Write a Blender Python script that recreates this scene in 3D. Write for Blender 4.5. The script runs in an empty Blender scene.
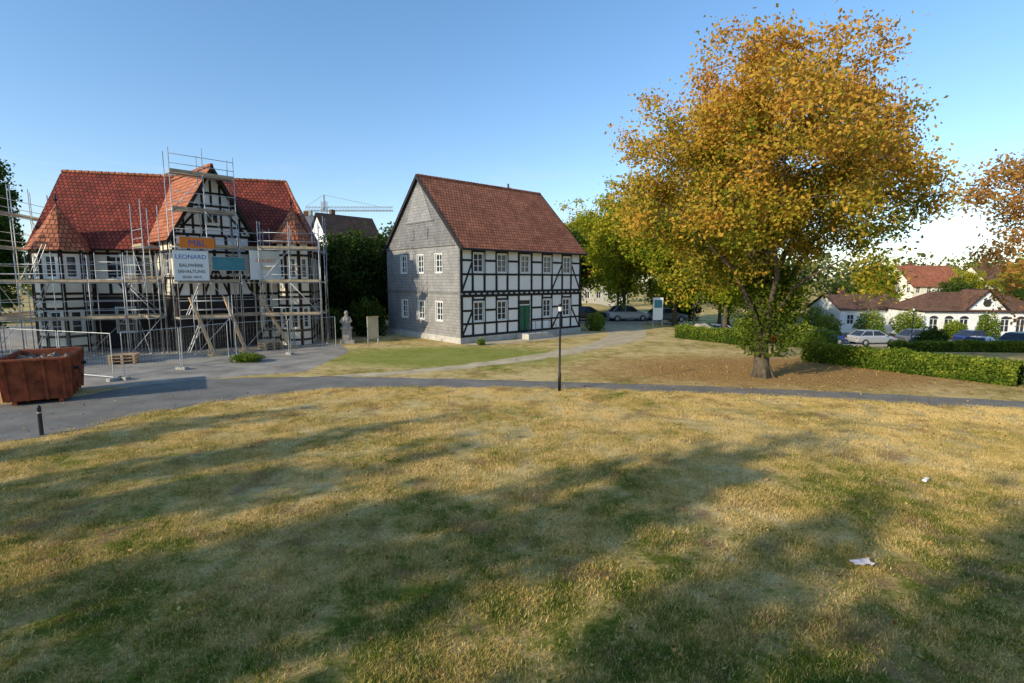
import bpy, math, random
import numpy as np
from mathutils import Vector, Matrix, noise as mnoise
random.seed(5)
rng=np.random.default_rng(7)
scene=bpy.context.scene
COL=scene.collection
SUN_EL=math.radians(21.5); SUN_AZ=math.radians(235)   # clockwise from +Y

# ------------------------------------------------------------------ materials
def newmat(name):
    m=bpy.data.materials.new(name); m.use_nodes=True
    nt=m.node_tree; nt.nodes.clear()
    out=nt.nodes.new('ShaderNodeOutputMaterial')
    return m,nt,out
def N(nt,t,**kw):
    n=nt.nodes.new(t)
    for k,v in kw.items(): setattr(n,k,v)
    return n
def ramp(nt,stops,fac=None):
    r=nt.nodes.new('ShaderNodeValToRGB')
    e=r.color_ramp.elements
    while len(e)<len(stops): e.new(0.5)
    for i,(p,c) in enumerate(stops):
        e[i].position=p; e[i].color=(c[0],c[1],c[2],1)
    if fac is not None: nt.links.new(fac,r.inputs[0])
    return r
def noise_node(nt,vec,scale,detail=4,rough=.55):
    n=nt.nodes.new('ShaderNodeTexNoise'); n.inputs['Scale'].default_value=scale
    n.inputs['Detail'].default_value=detail; n.inputs['Roughness'].default_value=rough
    nt.links.new(vec,n.inputs['Vector']); return n
def plain(name,col,rough=.8,var=.25,scale=3.0,bump=.0,metal=0,spec=.3,fine=25):
    m,nt,out=newmat(name)
    b=N(nt,'ShaderNodeBsdfPrincipled'); b.inputs['Roughness'].default_value=rough
    b.inputs['Metallic'].default_value=metal
    b.inputs['Specular IOR Level'].default_value=spec
    g=N(nt,'ShaderNodeNewGeometry')
    n1=noise_node(nt,g.outputs['Position'],scale,6,.65)
    c0=[max(0,c*(1-var)) for c in col]; c1=[min(1,c*(1+var)) for c in col]
    r=ramp(nt,[(.3,c0),(.7,c1)],n1.outputs['Fac'])
    nt.links.new(r.outputs[0],b.inputs['Base Color'])
    if bump>0:
        n2=noise_node(nt,g.outputs['Position'],fine,4,.6)
        bp=N(nt,'ShaderNodeBump'); bp.inputs['Strength'].default_value=bump; bp.inputs['Distance'].default_value=.02
        nt.links.new(n2.outputs['Fac'],bp.inputs['Height']); nt.links.new(bp.outputs[0],b.inputs['Normal'])
    nt.links.new(b.outputs[0],out.inputs[0]); return m
def bricky(name,c1,c2,cm,bw,rh,mort=.015,rough=.85,bump=.6,dist=.03,dirt=.35,offset=.5):
    m,nt,out=newmat(name)
    b=N(nt,'ShaderNodeBsdfPrincipled'); b.inputs['Roughness'].default_value=rough
    b.inputs['Specular IOR Level'].default_value=.25
    uv=N(nt,'ShaderNodeUVMap')
    br=N(nt,'ShaderNodeTexBrick'); br.offset=offset
    br.inputs['Color1'].default_value=(*c1,1); br.inputs['Color2'].default_value=(*c2,1); br.inputs['Mortar'].default_value=(*cm,1)
    br.inputs['Scale'].default_value=1; br.inputs['Mortar Size'].default_value=mort
    br.inputs['Brick Width'].default_value=bw; br.inputs['Row Height'].default_value=rh
    br.inputs['Mortar Smooth'].default_value=.3
    nt.links.new(uv.outputs[0],br.inputs['Vector'])
    g=N(nt,'ShaderNodeNewGeometry')
    n1=noise_node(nt,g.outputs['Position'],.9,7,.7)
    r=ramp(nt,[(.3,(1-dirt,)*3),(.7,(1+dirt*.6,)*3)],n1.outputs['Fac'])
    mx=N(nt,'ShaderNodeMixRGB',blend_type='MULTIPLY'); mx.inputs[0].default_value=1
    nt.links.new(br.outputs['Color'],mx.inputs[1]); nt.links.new(r.outputs[0],mx.inputs[2])
    nt.links.new(mx.outputs[0],b.inputs['Base Color'])
    bp=N(nt,'ShaderNodeBump'); bp.inputs['Strength'].default_value=bump; bp.inputs['Distance'].default_value=dist; bp.invert=True
    nt.links.new(br.outputs['Fac'],bp.inputs['Height']); nt.links.new(bp.outputs[0],b.inputs['Normal'])
    nt.links.new(b.outputs[0],out.inputs[0]); return m
def leafmat(name,stops,trans=.35):
    m,nt,out=newmat(name)
    a=N(nt,'ShaderNodeAttribute',attribute_name='var')
    r=ramp(nt,stops,a.outputs['Fac'])
    d=N(nt,'ShaderNodeBsdfDiffuse'); t=N(nt,'ShaderNodeBsdfTranslucent')
    nt.links.new(r.outputs[0],d.inputs[0]); nt.links.new(r.outputs[0],t.inputs[0])
    mx=N(nt,'ShaderNodeMixShader'); mx.inputs[0].default_value=trans
    nt.links.new(d.outputs[0],mx.inputs[1]); nt.links.new(t.outputs[0],mx.inputs[2])
    nt.links.new(mx.outputs[0],out.inputs[0]); return m

M={}
M['white']=plain('plaster_white',(.80,.79,.77),.9,.05,1.2,.15)
M['cream']=plain('plaster_cream',(.78,.71,.58),.9,.10,1.2,.15)
M['timber']=plain('timber_black',(.018,.017,.018),.75,.4,6,.3)
M['timber_brown']=plain('timber_dark_brown',(.028,.018,.015),.8,.4,6,.3)
M['darkwall']=plain('ground_floor_dark',(.035,.03,.03),.9,.5,1.5,.3)
M['stone']=plain('stone_plinth',(.45,.43,.40),.9,.2,2.5,.4)
M['sandstone']=plain('sandstone',(.42,.36,.28),.9,.3,4,.6)
M['statue']=plain('statue_stone',(.34,.31,.27),.9,.3,6,.5)
M['wframe']=plain('window_frame_white',(.75,.75,.73),.5,.04,3)
M['glass']=plain('window_glass',(.03,.035,.045),.08,.4,.8,0,0,.6)
M['green_door']=plain('door_green',(.02,.12,.06),.5,.2,3)
M['steel']=plain('scaffold_steel',(.42,.43,.45),.45,.3,2,0,.4,.5)
M['plank']=plain('scaffold_plank',(.36,.28,.19),.8,.35,3,.2)
M['wood']=plain('fresh_wood',(.55,.36,.2),.75,.25,4,.2)
M['black']=plain('black_metal',(.015,.015,.017),.45,.3,4,0,.3,.5)
M['rust']=plain('skip_rusty',(.24,.06,.025),.75,.6,2.6,.4)
M['rubble']=plain('rubble',(.2,.16,.12),.95,.5,6,.8)
M['asphalt']=plain('asphalt',(.19,.175,.155),.9,.28,.9,.5,fine=60)
M['yard']=plain('yard_paving',(.30,.265,.225),.9,.4,.7,.5,fine=30)
M['gravel']=plain('gravel_path',(.50,.40,.26),.95,.28,1.2,.6,fine=40)
M['kerb']=plain('kerb_stone',(.32,.31,.29),.9,.2,3,.3)
M['paint']=plain('road_paint',(.7,.7,.7),.8,.15,3)
M['bark']=plain('bark',(.095,.075,.052),.95,.45,6,.9,fine=12)
M['rubber']=plain('tyre_rubber',(.02,.02,.02),.8,.2,5)
M['signwhite']=plain('sign_white',(.8,.8,.78),.5,.03,3)
M['signorange']=plain('sign_orange',(.75,.2,.02),.5,.05,3)
M['signblue']=plain('sign_blue',(.03,.12,.4),.5,.05,3)
M['signyellow']=plain('sign_yellow',(.75,.5,.05),.5,.05,3)
M['tarp']=plain('tarp_blue_green',(.06,.22,.26),.5,.2,3,.2)
M['litter']=plain('litter_pinkish',(.75,.62,.58),.6,.2,12)
M['tile']=bricky('roof_tile',(.56,.20,.10),(.37,.12,.06),(.13,.045,.025),.24,.30,.03,dirt=.4)
M['tile2']=bricky('roof_tile_red',(.34,.062,.036),(.19,.036,.024),(.07,.018,.012),.24,.30,.035,dirt=.45)
M['tile3']=bricky('roof_tile_brown',(.22,.11,.07),(.15,.08,.05),(.06,.03,.02),.24,.30,.02)
M['slate']=bricky('slate_cladding',(.23,.225,.23),(.18,.175,.185),(.08,.08,.085),.28,.2,.012,.6,.5,.02,.25)
M['slate2']=bricky('slate_light',(.31,.30,.30),(.25,.245,.25),(.14,.14,.14),.28,.2,.012,.6,.5,.02,.25)

# lawn colour group ---------------------------------------------------------
def lawn_group():
    g=bpy.data.node_groups.new('lawn_colour','ShaderNodeTree')
    g.interface.new_socket('Color',in_out='OUTPUT',socket_type='NodeSocketColor')
    o=g.nodes.new('NodeGroupOutput')
    geo=g.nodes.new('ShaderNodeNewGeometry'); pos=geo.outputs['Position']
    n1=noise_node(g,pos,.35,7,.68); n2=noise_node(g,pos,2.2,6,.7); n3=noise_node(g,pos,14,4,.7); n4=noise_node(g,pos,.8,5,.7)
    sx=g.nodes.new('ShaderNodeSeparateXYZ'); g.links.new(pos,sx.inputs[0])
    def math_(op,a,b):
        m=g.nodes.new('ShaderNodeMath'); m.operation=op
        for i,x in enumerate((a,b)):
            if isinstance(x,(int,float)): m.inputs[i].default_value=x
            else: g.links.new(x,m.inputs[i])
        return m.outputs[0]
    mr=g.nodes.new('ShaderNodeMapRange'); g.links.new(sx.outputs['Y'],mr.inputs[0])
    mr.inputs[1].default_value=5; mr.inputs[2].default_value=14; mr.inputs[3].default_value=-.03; mr.inputs[4].default_value=.13
    a=math_('MULTIPLY',n1.outputs['Fac'],1.1); b=math_('MULTIPLY',n2.outputs['Fac'],.75)
    c=math_('MULTIPLY',n3.outputs['Fac'],.35)
    s=math_('ADD',math_('ADD',a,b),math_('ADD',c,mr.outputs[0]))
    s=math_('SUBTRACT',s,.58)
    r=ramp(g,[(.34,(.11,.145,.022)),(.45,(.25,.235,.05)),(.55,(.5,.37,.13)),(.75,(.74,.55,.26))],s)
    bare=ramp(g,[(.54,(0,0,0)),(.64,(.8,.8,.8))],n4.outputs['Fac'])
    mb_=g.nodes.new('ShaderNodeMixRGB'); g.links.new(bare.outputs[0],mb_.inputs[0]); g.links.new(r.outputs[0],mb_.inputs[1]); mb_.inputs[2].default_value=(.36,.225,.11,1)
    def dist(cx,cy,ax,ay):
        dx=math_('DIVIDE',math_('SUBTRACT',sx.outputs['X'],cx),ax); dy=math_('DIVIDE',math_('SUBTRACT',sx.outputs['Y'],cy),ay)
        return math_('SQRT',math_('ADD',math_('MULTIPLY',dx,dx),math_('MULTIPLY',dy,dy)),0)
    d=dist(12.5,24,11,5.5)
    d=math_('ADD',d,math_('MULTIPLY',math_('SUBTRACT',n2.outputs['Fac'],.5),.9))
    rr=ramp(g,[(.55,(1,1,1)),(1.0,(0,0,0))],d)
    r2=ramp(g,[(.35,(.24,.12,.045)),(.5,(.48,.28,.11)),(.65,(.6,.42,.19))],n3.outputs['Fac'])
    mx=g.nodes.new('ShaderNodeMixRGB'); g.links.new(rr.outputs[0],mx.inputs[0]); g.links.new(mb_.outputs[0],mx.inputs[1]); g.links.new(r2.outputs[0],mx.inputs[2])
    d2=dist(-3.5,28.5,8.5,5); d2=math_('ADD',d2,math_('MULTIPLY',math_('SUBTRACT',n2.outputs['Fac'],.5),.6))
    rg=ramp(g,[(.6,(.75,.75,.75)),(1.0,(0,0,0))],d2)
    r3=ramp(g,[(.35,(.12,.2,.022)),(.6,(.3,.34,.06))],n3.outputs['Fac'])
    mx2=g.nodes.new('ShaderNodeMixRGB'); g.links.new(rg.outputs[0],mx2.inputs[0]); g.links.new(mx.outputs[0],mx2.inputs[1]); g.links.new(r3.outputs[0],mx2.inputs[2])
    g.links.new(mx2.outputs[0],o.inputs[0])
    return g
LG=lawn_group()
def lawn_mat(name,blade=False):
    m,nt,out=newmat(name)
    gr=N(nt,'ShaderNodeGroup'); gr.node_tree=LG
    g=N(nt,'ShaderNodeNewGeometry')
    if blade:
        d=N(nt,'ShaderNodeBsdfDiffuse'); t=N(nt,'ShaderNodeBsdfTranslucent')
        mx=N(nt,'ShaderNodeMixShader'); mx.inputs[0].default_value=.3
        at=N(nt,'ShaderNodeAttribute',attribute_name='var')
        f=ramp(nt,[(0,(.75,)*3),(.25,(.0,)*3),(.62,(.0,)*3),(1,(.85,)*3)],at.outputs['Fac'])
        cc=ramp(nt,[(.4,(.08,.14,.018)),(.6,(.7,.55,.28))],at.outputs['Fac'])
        mc=N(nt,'ShaderNodeMixRGB'); nt.links.new(f.outputs[0],mc.inputs[0]); nt.links.new(gr.outputs[0],mc.inputs[1]); nt.links.new(cc.outputs[0],mc.inputs[2])
        nn=noise_node(nt,g.outputs['Position'],30,3,.8); mr=N(nt,'ShaderNodeMapRange'); mr.inputs[1].default_value=.3; mr.inputs[2].default_value=.7; mr.inputs[3].default_value=.6; mr.inputs[4].default_value=1.75
        nt.links.new(nn.outputs['Fac'],mr.inputs[0])
        hs=N(nt,'ShaderNodeHueSaturation'); hs.inputs['Saturation'].default_value=1.05
        nt.links.new(mr.outputs[0],hs.inputs['Value'])
        nt.links.new(mc.outputs[0],hs.inputs['Color'])
        nt.links.new(hs.outputs[0],d.inputs[0]); nt.links.new(hs.outputs[0],t.inputs[0])
        nt.links.new(d.outputs[0],mx.inputs[1]); nt.links.new(t.outputs[0],mx.inputs[2]); nt.links.new(mx.outputs[0],out.inputs[0])
    else:
        b=N(nt,'ShaderNodeBsdfDiffuse')
        n2=noise_node(nt,g.outputs['Position'],22,6,.75)
        v=N(nt,'ShaderNodeMapRange'); v.inputs[1].default_value=.35; v.inputs[2].default_value=.65; v.inputs[3].default_value=.6; v.inputs[4].default_value=1.2; nt.links.new(n2.outputs['Fac'],v.inputs[0])
        hs=N(nt,'ShaderNodeHueSaturation'); nt.links.new(gr.outputs[0],hs.inputs['Color']); nt.links.new(v.outputs[0],hs.inputs['Value']); nt.links.new(hs.outputs[0],b.inputs[0])
        bp=N(nt,'ShaderNodeBump'); bp.inputs['Strength'].default_value=.9; bp.inputs['Distance'].default_value=.05
        nt.links.new(n2.outputs['Fac'],bp.inputs['Height']); nt.links.new(bp.outputs[0],b.inputs['Normal'])
        nt.links.new(b.outputs[0],out.inputs[0])
    return m
M['lawn']=lawn_mat('lawn_ground'); M['blade']=lawn_mat('grass_blades',True)

# ------------------------------------------------------------------ builders
def link(o,parent=None):
    COL.objects.link(o)
    if parent is not None:
        o.parent=parent; o.matrix_parent_inverse=Matrix.Translation(-Vector(parent.location))
    return o
def empty(name,loc):
    e=bpy.data.objects.new(name,None); e.location=loc; e.empty_display_size=.3; COL.objects.link(e); return e
class MB:
    def __init__(s): s.v=[];s.f=[];s.m=[];s.mats=[]
    def mi(s,mat):
        if mat not in s.mats: s.mats.append(mat)
        return s.mats.index(mat)
    def poly(s,pts,mat):
        i=len(s.v); s.v+= [tuple(p) for p in pts]; s.f.append(tuple(range(i,i+len(pts)))); s.m.append(s.mi(mat))
    def obox(s,o,ax,ay,az,mat):
        o=Vector(o);ax=Vector(ax);ay=Vector(ay);az=Vector(az)
        if ax.cross(ay).dot(az)<0: ax,ay=ay,ax
        i=len(s.v)
        for c in (o,o+ax,o+ax+ay,o+ay,o+az,o+ax+az,o+ax+ay+az,o+ay+az): s.v.append(tuple(c))
        k=s.mi(mat)
        for f in ((0,3,2,1),(4,5,6,7),(0,1,5,4),(1,2,6,5),(2,3,7,6),(3,0,4,7)):
            s.f.append(tuple(i+j for j in f)); s.m.append(k)
    def box(s,c,sx,sy,sz,mat,rot=0):
        ca,sa=math.cos(rot),math.sin(rot); ax=Vector((ca,sa,0))*sx; ay=Vector((-sa,ca,0))*sy; az=Vector((0,0,sz))
        s.obox(Vector(c)-ax/2-ay/2-az/2,ax,ay,az,mat)
    def tube(s,p0,p1,r,mat,n=6,r1=None):
        s.chain([p0,p1],[r,r if r1 is None else r1],mat,n)
    def chain(s,pts,rad,mat,n=6,cap=True):
        pts=[Vector(p) for p in pts]; k=s.mi(mat); base=len(s.v); m=len(pts)
        ref=None
        for i,p in enumerate(pts):
            d=(pts[min(i+1,m-1)]-pts[max(i-1,0)]).normalized()
            if ref is None:
                ref=Vector((1,0,0)) if abs(d.x)<.8 else Vector((0,1,0))
            a=d.cross(ref).normalized(); b=d.cross(a).normalized()
            for j in range(n):
                t=2*math.pi*j/n; q=p+(a*math.cos(t)+b*math.sin(t))*rad[i]; s.v.append((q.x,q.y,q.z))
        for i in range(m-1):
            for j in range(n):
                j2=(j+1)%n
                s.f.append((base+i*n+j,base+i*n+j2,base+(i+1)*n+j2,base+(i+1)*n+j)); s.m.append(k)
        if cap:
            s.f.append(tuple(base+j for j in range(n))[::-1]); s.m.append(k)
            s.f.append(tuple(base+(m-1)*n+j for j in range(n))); s.m.append(k)
    def build(s,name,parent=None,smooth=False,uv=True):
        me=bpy.data.meshes.new(name); me.from_pydata(s.v,[],s.f)
        for mt in s.mats: me.materials.append(mt)
        me.polygons.foreach_set('material_index',s.m)
        if smooth: me.polygons.foreach_set('use_smooth',[True]*len(s.f))
        me.update()
        if uv:
            l=me.uv_layers.new(name='UVMap')
            for p in me.polygons:
                n=p.normal
                if abs(n.z)>.999: a=Vector((1,0,0)); b=Vector((0,1,0))
                else:
                    a=Vector((0,0,1)).cross(n).normalized(); b=n.cross(a)
                for li in p.loop_indices:
                    c=me.vertices[me.loops[li].vertex_index].co
                    l.data[li].uv=(c.dot(a),c.dot(b))
        o=bpy.data.objects.new(name,me); link(o,parent); return o
def V(x,y,z=0): return Vector((x,y,z))
class Wall:
    """wall frame: o ground point, u along, n outward"""
    def __init__(s,o,u,n): s.o=Vector(o);s.u=Vector(u).normalized();s.n=Vector(n).normalized()
    def P(s,a,z,off=0): return s.o+s.u*a+s.n*off+Vector((0,0,z))
    def surf(s,mb,L0,L1,z0,z1,holes,mat,depth=.13):
        xs=sorted(set([L0,L1]+[h[0] for h in holes]+[h[1] for h in holes])); zs=sorted(set([z0,z1]+[h[2] for h in holes]+[h[3] for h in holes]))
        xs=[x for x in xs if L0<=x<=L1]; zs=[z for z in zs if z0<=z<=z1]
        for i in range(len(xs)-1):
            for j in range(len(zs)-1):
                cx=(xs[i]+xs[i+1])/2; cz=(zs[j]+zs[j+1])/2
                if any(h[0]<cx<h[1] and h[2]<cz<h[3] for h in holes): continue
                mb.poly([s.P(xs[i],zs[j]),s.P(xs[i+1],zs[j]),s.P(xs[i+1],zs[j+1]),s.P(xs[i],zs[j+1])],mat)
        for (a,b,c,d) in holes:
            for (p,q) in (((a,c),(b,c)),((b,c),(b,d)),((b,d),(a,d)),((a,d),(a,c))):
                mb.poly([s.P(*p),s.P(*q),s.P(*q,-depth),s.P(*p,-depth)],mat)
    def bx(s,mb,a0,a1,z0,z1,f0,f1,mat):
        mb.obox(s.P(a0,z0,f0),s.u*(a1-a0),s.n*(f1-f0),Vector((0,0,z1-z0)),mat)
    def beam(s,mb,a0,z0,a1,z1,w,f0,f1,mat):
        d=(s.P(a1,z1)-s.P(a0,z0)); dn=d.normalized(); side=dn.cross(s.n).normalized()*w
        mb.obox(s.P(a0,z0,f0)-side/2,d,s.n*(f1-f0),side,mat)
    def window(s,mb,a0,a1,z0,z1,nx=2,nz=2,frame=None,glass=None,sill=True,casing=True):
        fr=frame or M['wframe']; gl=glass or M['glass']; w=.07
        s.bx(mb,a0,a0+w,z0,z1,-.11,-.03,fr); s.bx(mb,a1-w,a1,z0,z1,-.11,-.03,fr)
        s.bx(mb,a0+w,a1-w,z0,z0+w,-.11,-.03,fr); s.bx(mb,a0+w,a1-w,z1-w,z1,-.11,-.03,fr)
        for i in range(1,nx):
            c=a0+(a1-a0)*i/nx; s.bx(mb,c-.028,c+.028,z0+w,z1-w,-.10,-.04,fr)
        for j in range(1,nz):
            c=z0+(z1-z0)*j/nz; s.bx(mb,a0+w,a1-w,c-.018,c+.018,-.095,-.045,fr)
        mb.poly([s.P(a0,z0,-.085),s.P(a1,z0,-.085),s.P(a1,z1,-.085),s.P(a0,z1,-.085)],gl)
        if casing:
            k=.05
            s.bx(mb,a0-k,a0,z0-k,z1+k,-.01,.05,fr); s.bx(mb,a1,a1+k,z0-k,z1+k,-.01,.05,fr)
            s.bx(mb,a0,a1,z1,z1+k,-.01,.05,fr); s.bx(mb,a0,a1,z0-k,z0,-.01,.07,fr)
def slab(mb,pts,mat,th=.12,under=None):
    pts=[Vector(p) for p in pts]; n=(pts[1]-pts[0]).cross(pts[2]-pts[0]).normalized()
    if n.z<0: pts=pts[::-1]; n=-n
    lo=[p-n*th for p in pts]; mb.poly(pts,mat); u=under or M['timber_brown']; mb.poly(lo[::-1],u)
    for i in range(len(pts)):
        j=(i+1)%len(pts); mb.poly([lo[i],lo[j],pts[j],pts[i]],u)

# ------------------------------------------------------------------ terrain
def S(t):
    t=max(0,min(1,t)); return t*t*(3-2*t)
def h(x,y): return -2.2*S((x-14)/10)*S((y-28)/18)
def axis(lo,hi,flo,fhi,step):
    a=list(np.arange(flo,fhi+.01,step)); x=flo; st=step
    while x>lo: st*=1.5; x-=st; a.insert(0,x)
    x=fhi; st=step
    while x<hi: st*=1.5; x+=st; a.append(x)
    return a
gx=axis(-1500,1500,-40,80,2); gy=axis(-1500,1800,-10,80,2)
vs=[(x,y,h(x,y)) for y in gy for x in gx]; nx=len(gx)
fs=[(j*nx+i,j*nx+i+1,(j+1)*nx+i+1,(j+1)*nx+i) for j in range(len(gy)-1) for i in range(nx-1)]
me=bpy.data.meshes.new('ground'); me.from_pydata(vs,[],fs); me.materials.append(M['lawn']); me.polygons.foreach_set('use_smooth',[True]*len(fs))
COL.objects.link(bpy.data.objects.new('ground',me))

def smooth_line(pts,sub=8):
    out=[]; n=len(pts)
    for i in range(n-1):
        p0=Vector(pts[max(i-1,0)]);p1=Vector(pts[i]);p2=Vector(pts[i+1]);p3=Vector(pts[min(i+2,n-1)])
        for k in range(sub):
            t=k/sub; out.append(.5*((2*p1)+(p2-p0)*t+(2*p0-5*p1+4*p2-p3)*t*t+(3*p1-p0-3*p2+p3)*t**3))
    out.append(Vector(pts[-1])); return out
def strip(name,L,R,z,mat,wob=.06):
    l=smooth_line(L,16); r=smooth_line(R,16); mb=MB()
    def wv(p,sd): return Vector((p.x,p.y+wob*(mnoise.noise(Vector((p.x*1.3,p.y*1.3,sd)))+.7*mnoise.noise(Vector((p.x*5,p.y*5,sd)))),z+h(p.x,p.y)))
    l=[wv(p,1) for p in l]; r=[wv(p,5) for p in r]
    for i in range(len(l)-1): mb.poly([l[i],l[i+1],r[i+1],r[i]],mat)
    return mb.build(name)
low=[(-40,2.5),(-22,9.5),(-13.3,13.1),(-11.8,15.4),(-10.2,17.6),(-7.1,19.6),(-4,20.0),(1.8,19.7),(9,18.5),(16.5,16.4),(30,12),(60,0)]
upp=[(-44,7),(-24,14),(-16.6,17.6),(-15,20),(-13,21.6),(-9.0,22.2),(-4.9,22.0),(2.0,21.1),(9.7,19.8),(17.8,17.6),(31,13.6),(62,3)]
strip('asphalt_path',low,upp,.010,M['asphalt'],.12)
strip('paved_yard',[(-60,24),(-30,22),(-20,19.5),(-15.3,20.2),(-12,22.3),(-9.5,23.6)],[(-60,50),(-30,45),(-22,36),(-15,36),(-11.5,34),(-9.5,30)],.005,M['yard'])
strip('gravel_path',[(-8.5,22),(-4,23.3),(1,26.8),(6,32.3),(9.6,37.5),(11.5,45),(12.5,50)],[(-9.3,22),(-5,23.9),(-.1,27.6),(4.4,33),(7.2,39.2),(8,45),(8,50)],.006,M['gravel'],.35)
strip('house_forecourt',[(-2.6,33.0),(.5,34.5),(4,37.5),(6.8,40.3)],[(-3.1,33.6),(0,36.6),(3,39.3),(5.8,41.8)],.012,M['gravel'],.02)
def gridsheet(name,c00,c10,c11,c01,nu,nv,z,mat):
    mb=MB(); P=[[None]*(nv+1) for _ in range(nu+1)]
    for i in range(nu+1):
        for j in range(nv+1):
            a=i/nu;b=j/nv; p=Vector(c00)*(1-a)*(1-b)+Vector(c10)*a*(1-b)+Vector(c11)*a*b+Vector(c01)*(1-a)*b
            P[i][j]=Vector((p.x,p.y,h(p.x,p.y)+z))
    for i in range(nu):
        for j in range(nv): mb.poly([P[i][j],P[i+1][j],P[i+1][j+1],P[i][j+1]],mat)
    return mb.build(name)
gridsheet('street',(-10,50),(75,50),(78,62),(-10,60),60,10,.06,M['asphalt'])
gridsheet('car_park',(28,34),(62,30),(64,49),(27,49),30,18,.065,M['asphalt'])
mb=MB()
for i in range(42):
    x=-8+i*2; y=49.85; z=h(x,y)
    mb.box((x,y,z+.1),1.96,.16,.16,M['kerb'])
mb.build('street_kerb')
mb=MB()
for i in range(20):
    x=-6+i*4; y=55.5; mb.box((x,y,h(x,y)+.075),1.8,.12,.01,M['paint'])
mb.build('road_marking')

# ------------------------------------------------------------------ leaves / trees
def quadmesh(name,C,size,var,mat,parent=None,flat=False,upbias=0,aspect=.62,link_=True):
    n=len(C); C=np.asarray(C,dtype=np.float64)
    a=rng.normal(size=(n,3)); 
    if flat: a[:,2]*=.25
    a/=np.linalg.norm(a,axis=1)[:,None]
    b=rng.normal(size=(n,3)); 
    if flat: b[:,2]*=.25
    b-=a*np.sum(a*b,axis=1)[:,None]; b/=np.linalg.norm(b,axis=1)[:,None]
    s=(size*(.6+.8*rng.random(n)))[:,None]
    Q=np.stack([C-a*s*.5,C+b*s*.5*aspect-a*s*.05,C+a*s*.5,C-b*s*.5*aspect-a*s*.05],axis=1).reshape(-1,3)
    me=bpy.data.meshes.new(name); me.vertices.add(4*n); me.vertices.foreach_set('co',Q.astype(np.float32).ravel())
    me.loops.add(4*n); me.loops.foreach_set('vertex_index',np.arange(4*n,dtype=np.int32))
    me.polygons.add(n); me.polygons.foreach_set('loop_start',np.arange(0,4*n,4,dtype=np.int32))
    me.update(calc_edges=True)
    at=me.attributes.new('var','FLOAT','POINT'); at.data.foreach_set('value',np.repeat(np.clip(var,0,1),4).astype(np.float32))
    me.materials.append(mat)
    o=bpy.data.objects.new(name,me)
    if link_: link(o,parent)
    return o
def bez(p0,p1,p2,ts): return [p0*(1-t)**2+p1*2*t*(1-t)+p2*t*t for t in ts]
def fps(P,k,seed=0):
    idx=[seed%len(P)]; d=np.linalg.norm(P-P[idx[0]],axis=1)
    for _ in range(k-1):
        i=int(np.argmax(d)); idx.append(i); d=np.minimum(d,np.linalg.norm(P-P[i],axis=1))
    return P[idx]
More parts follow.
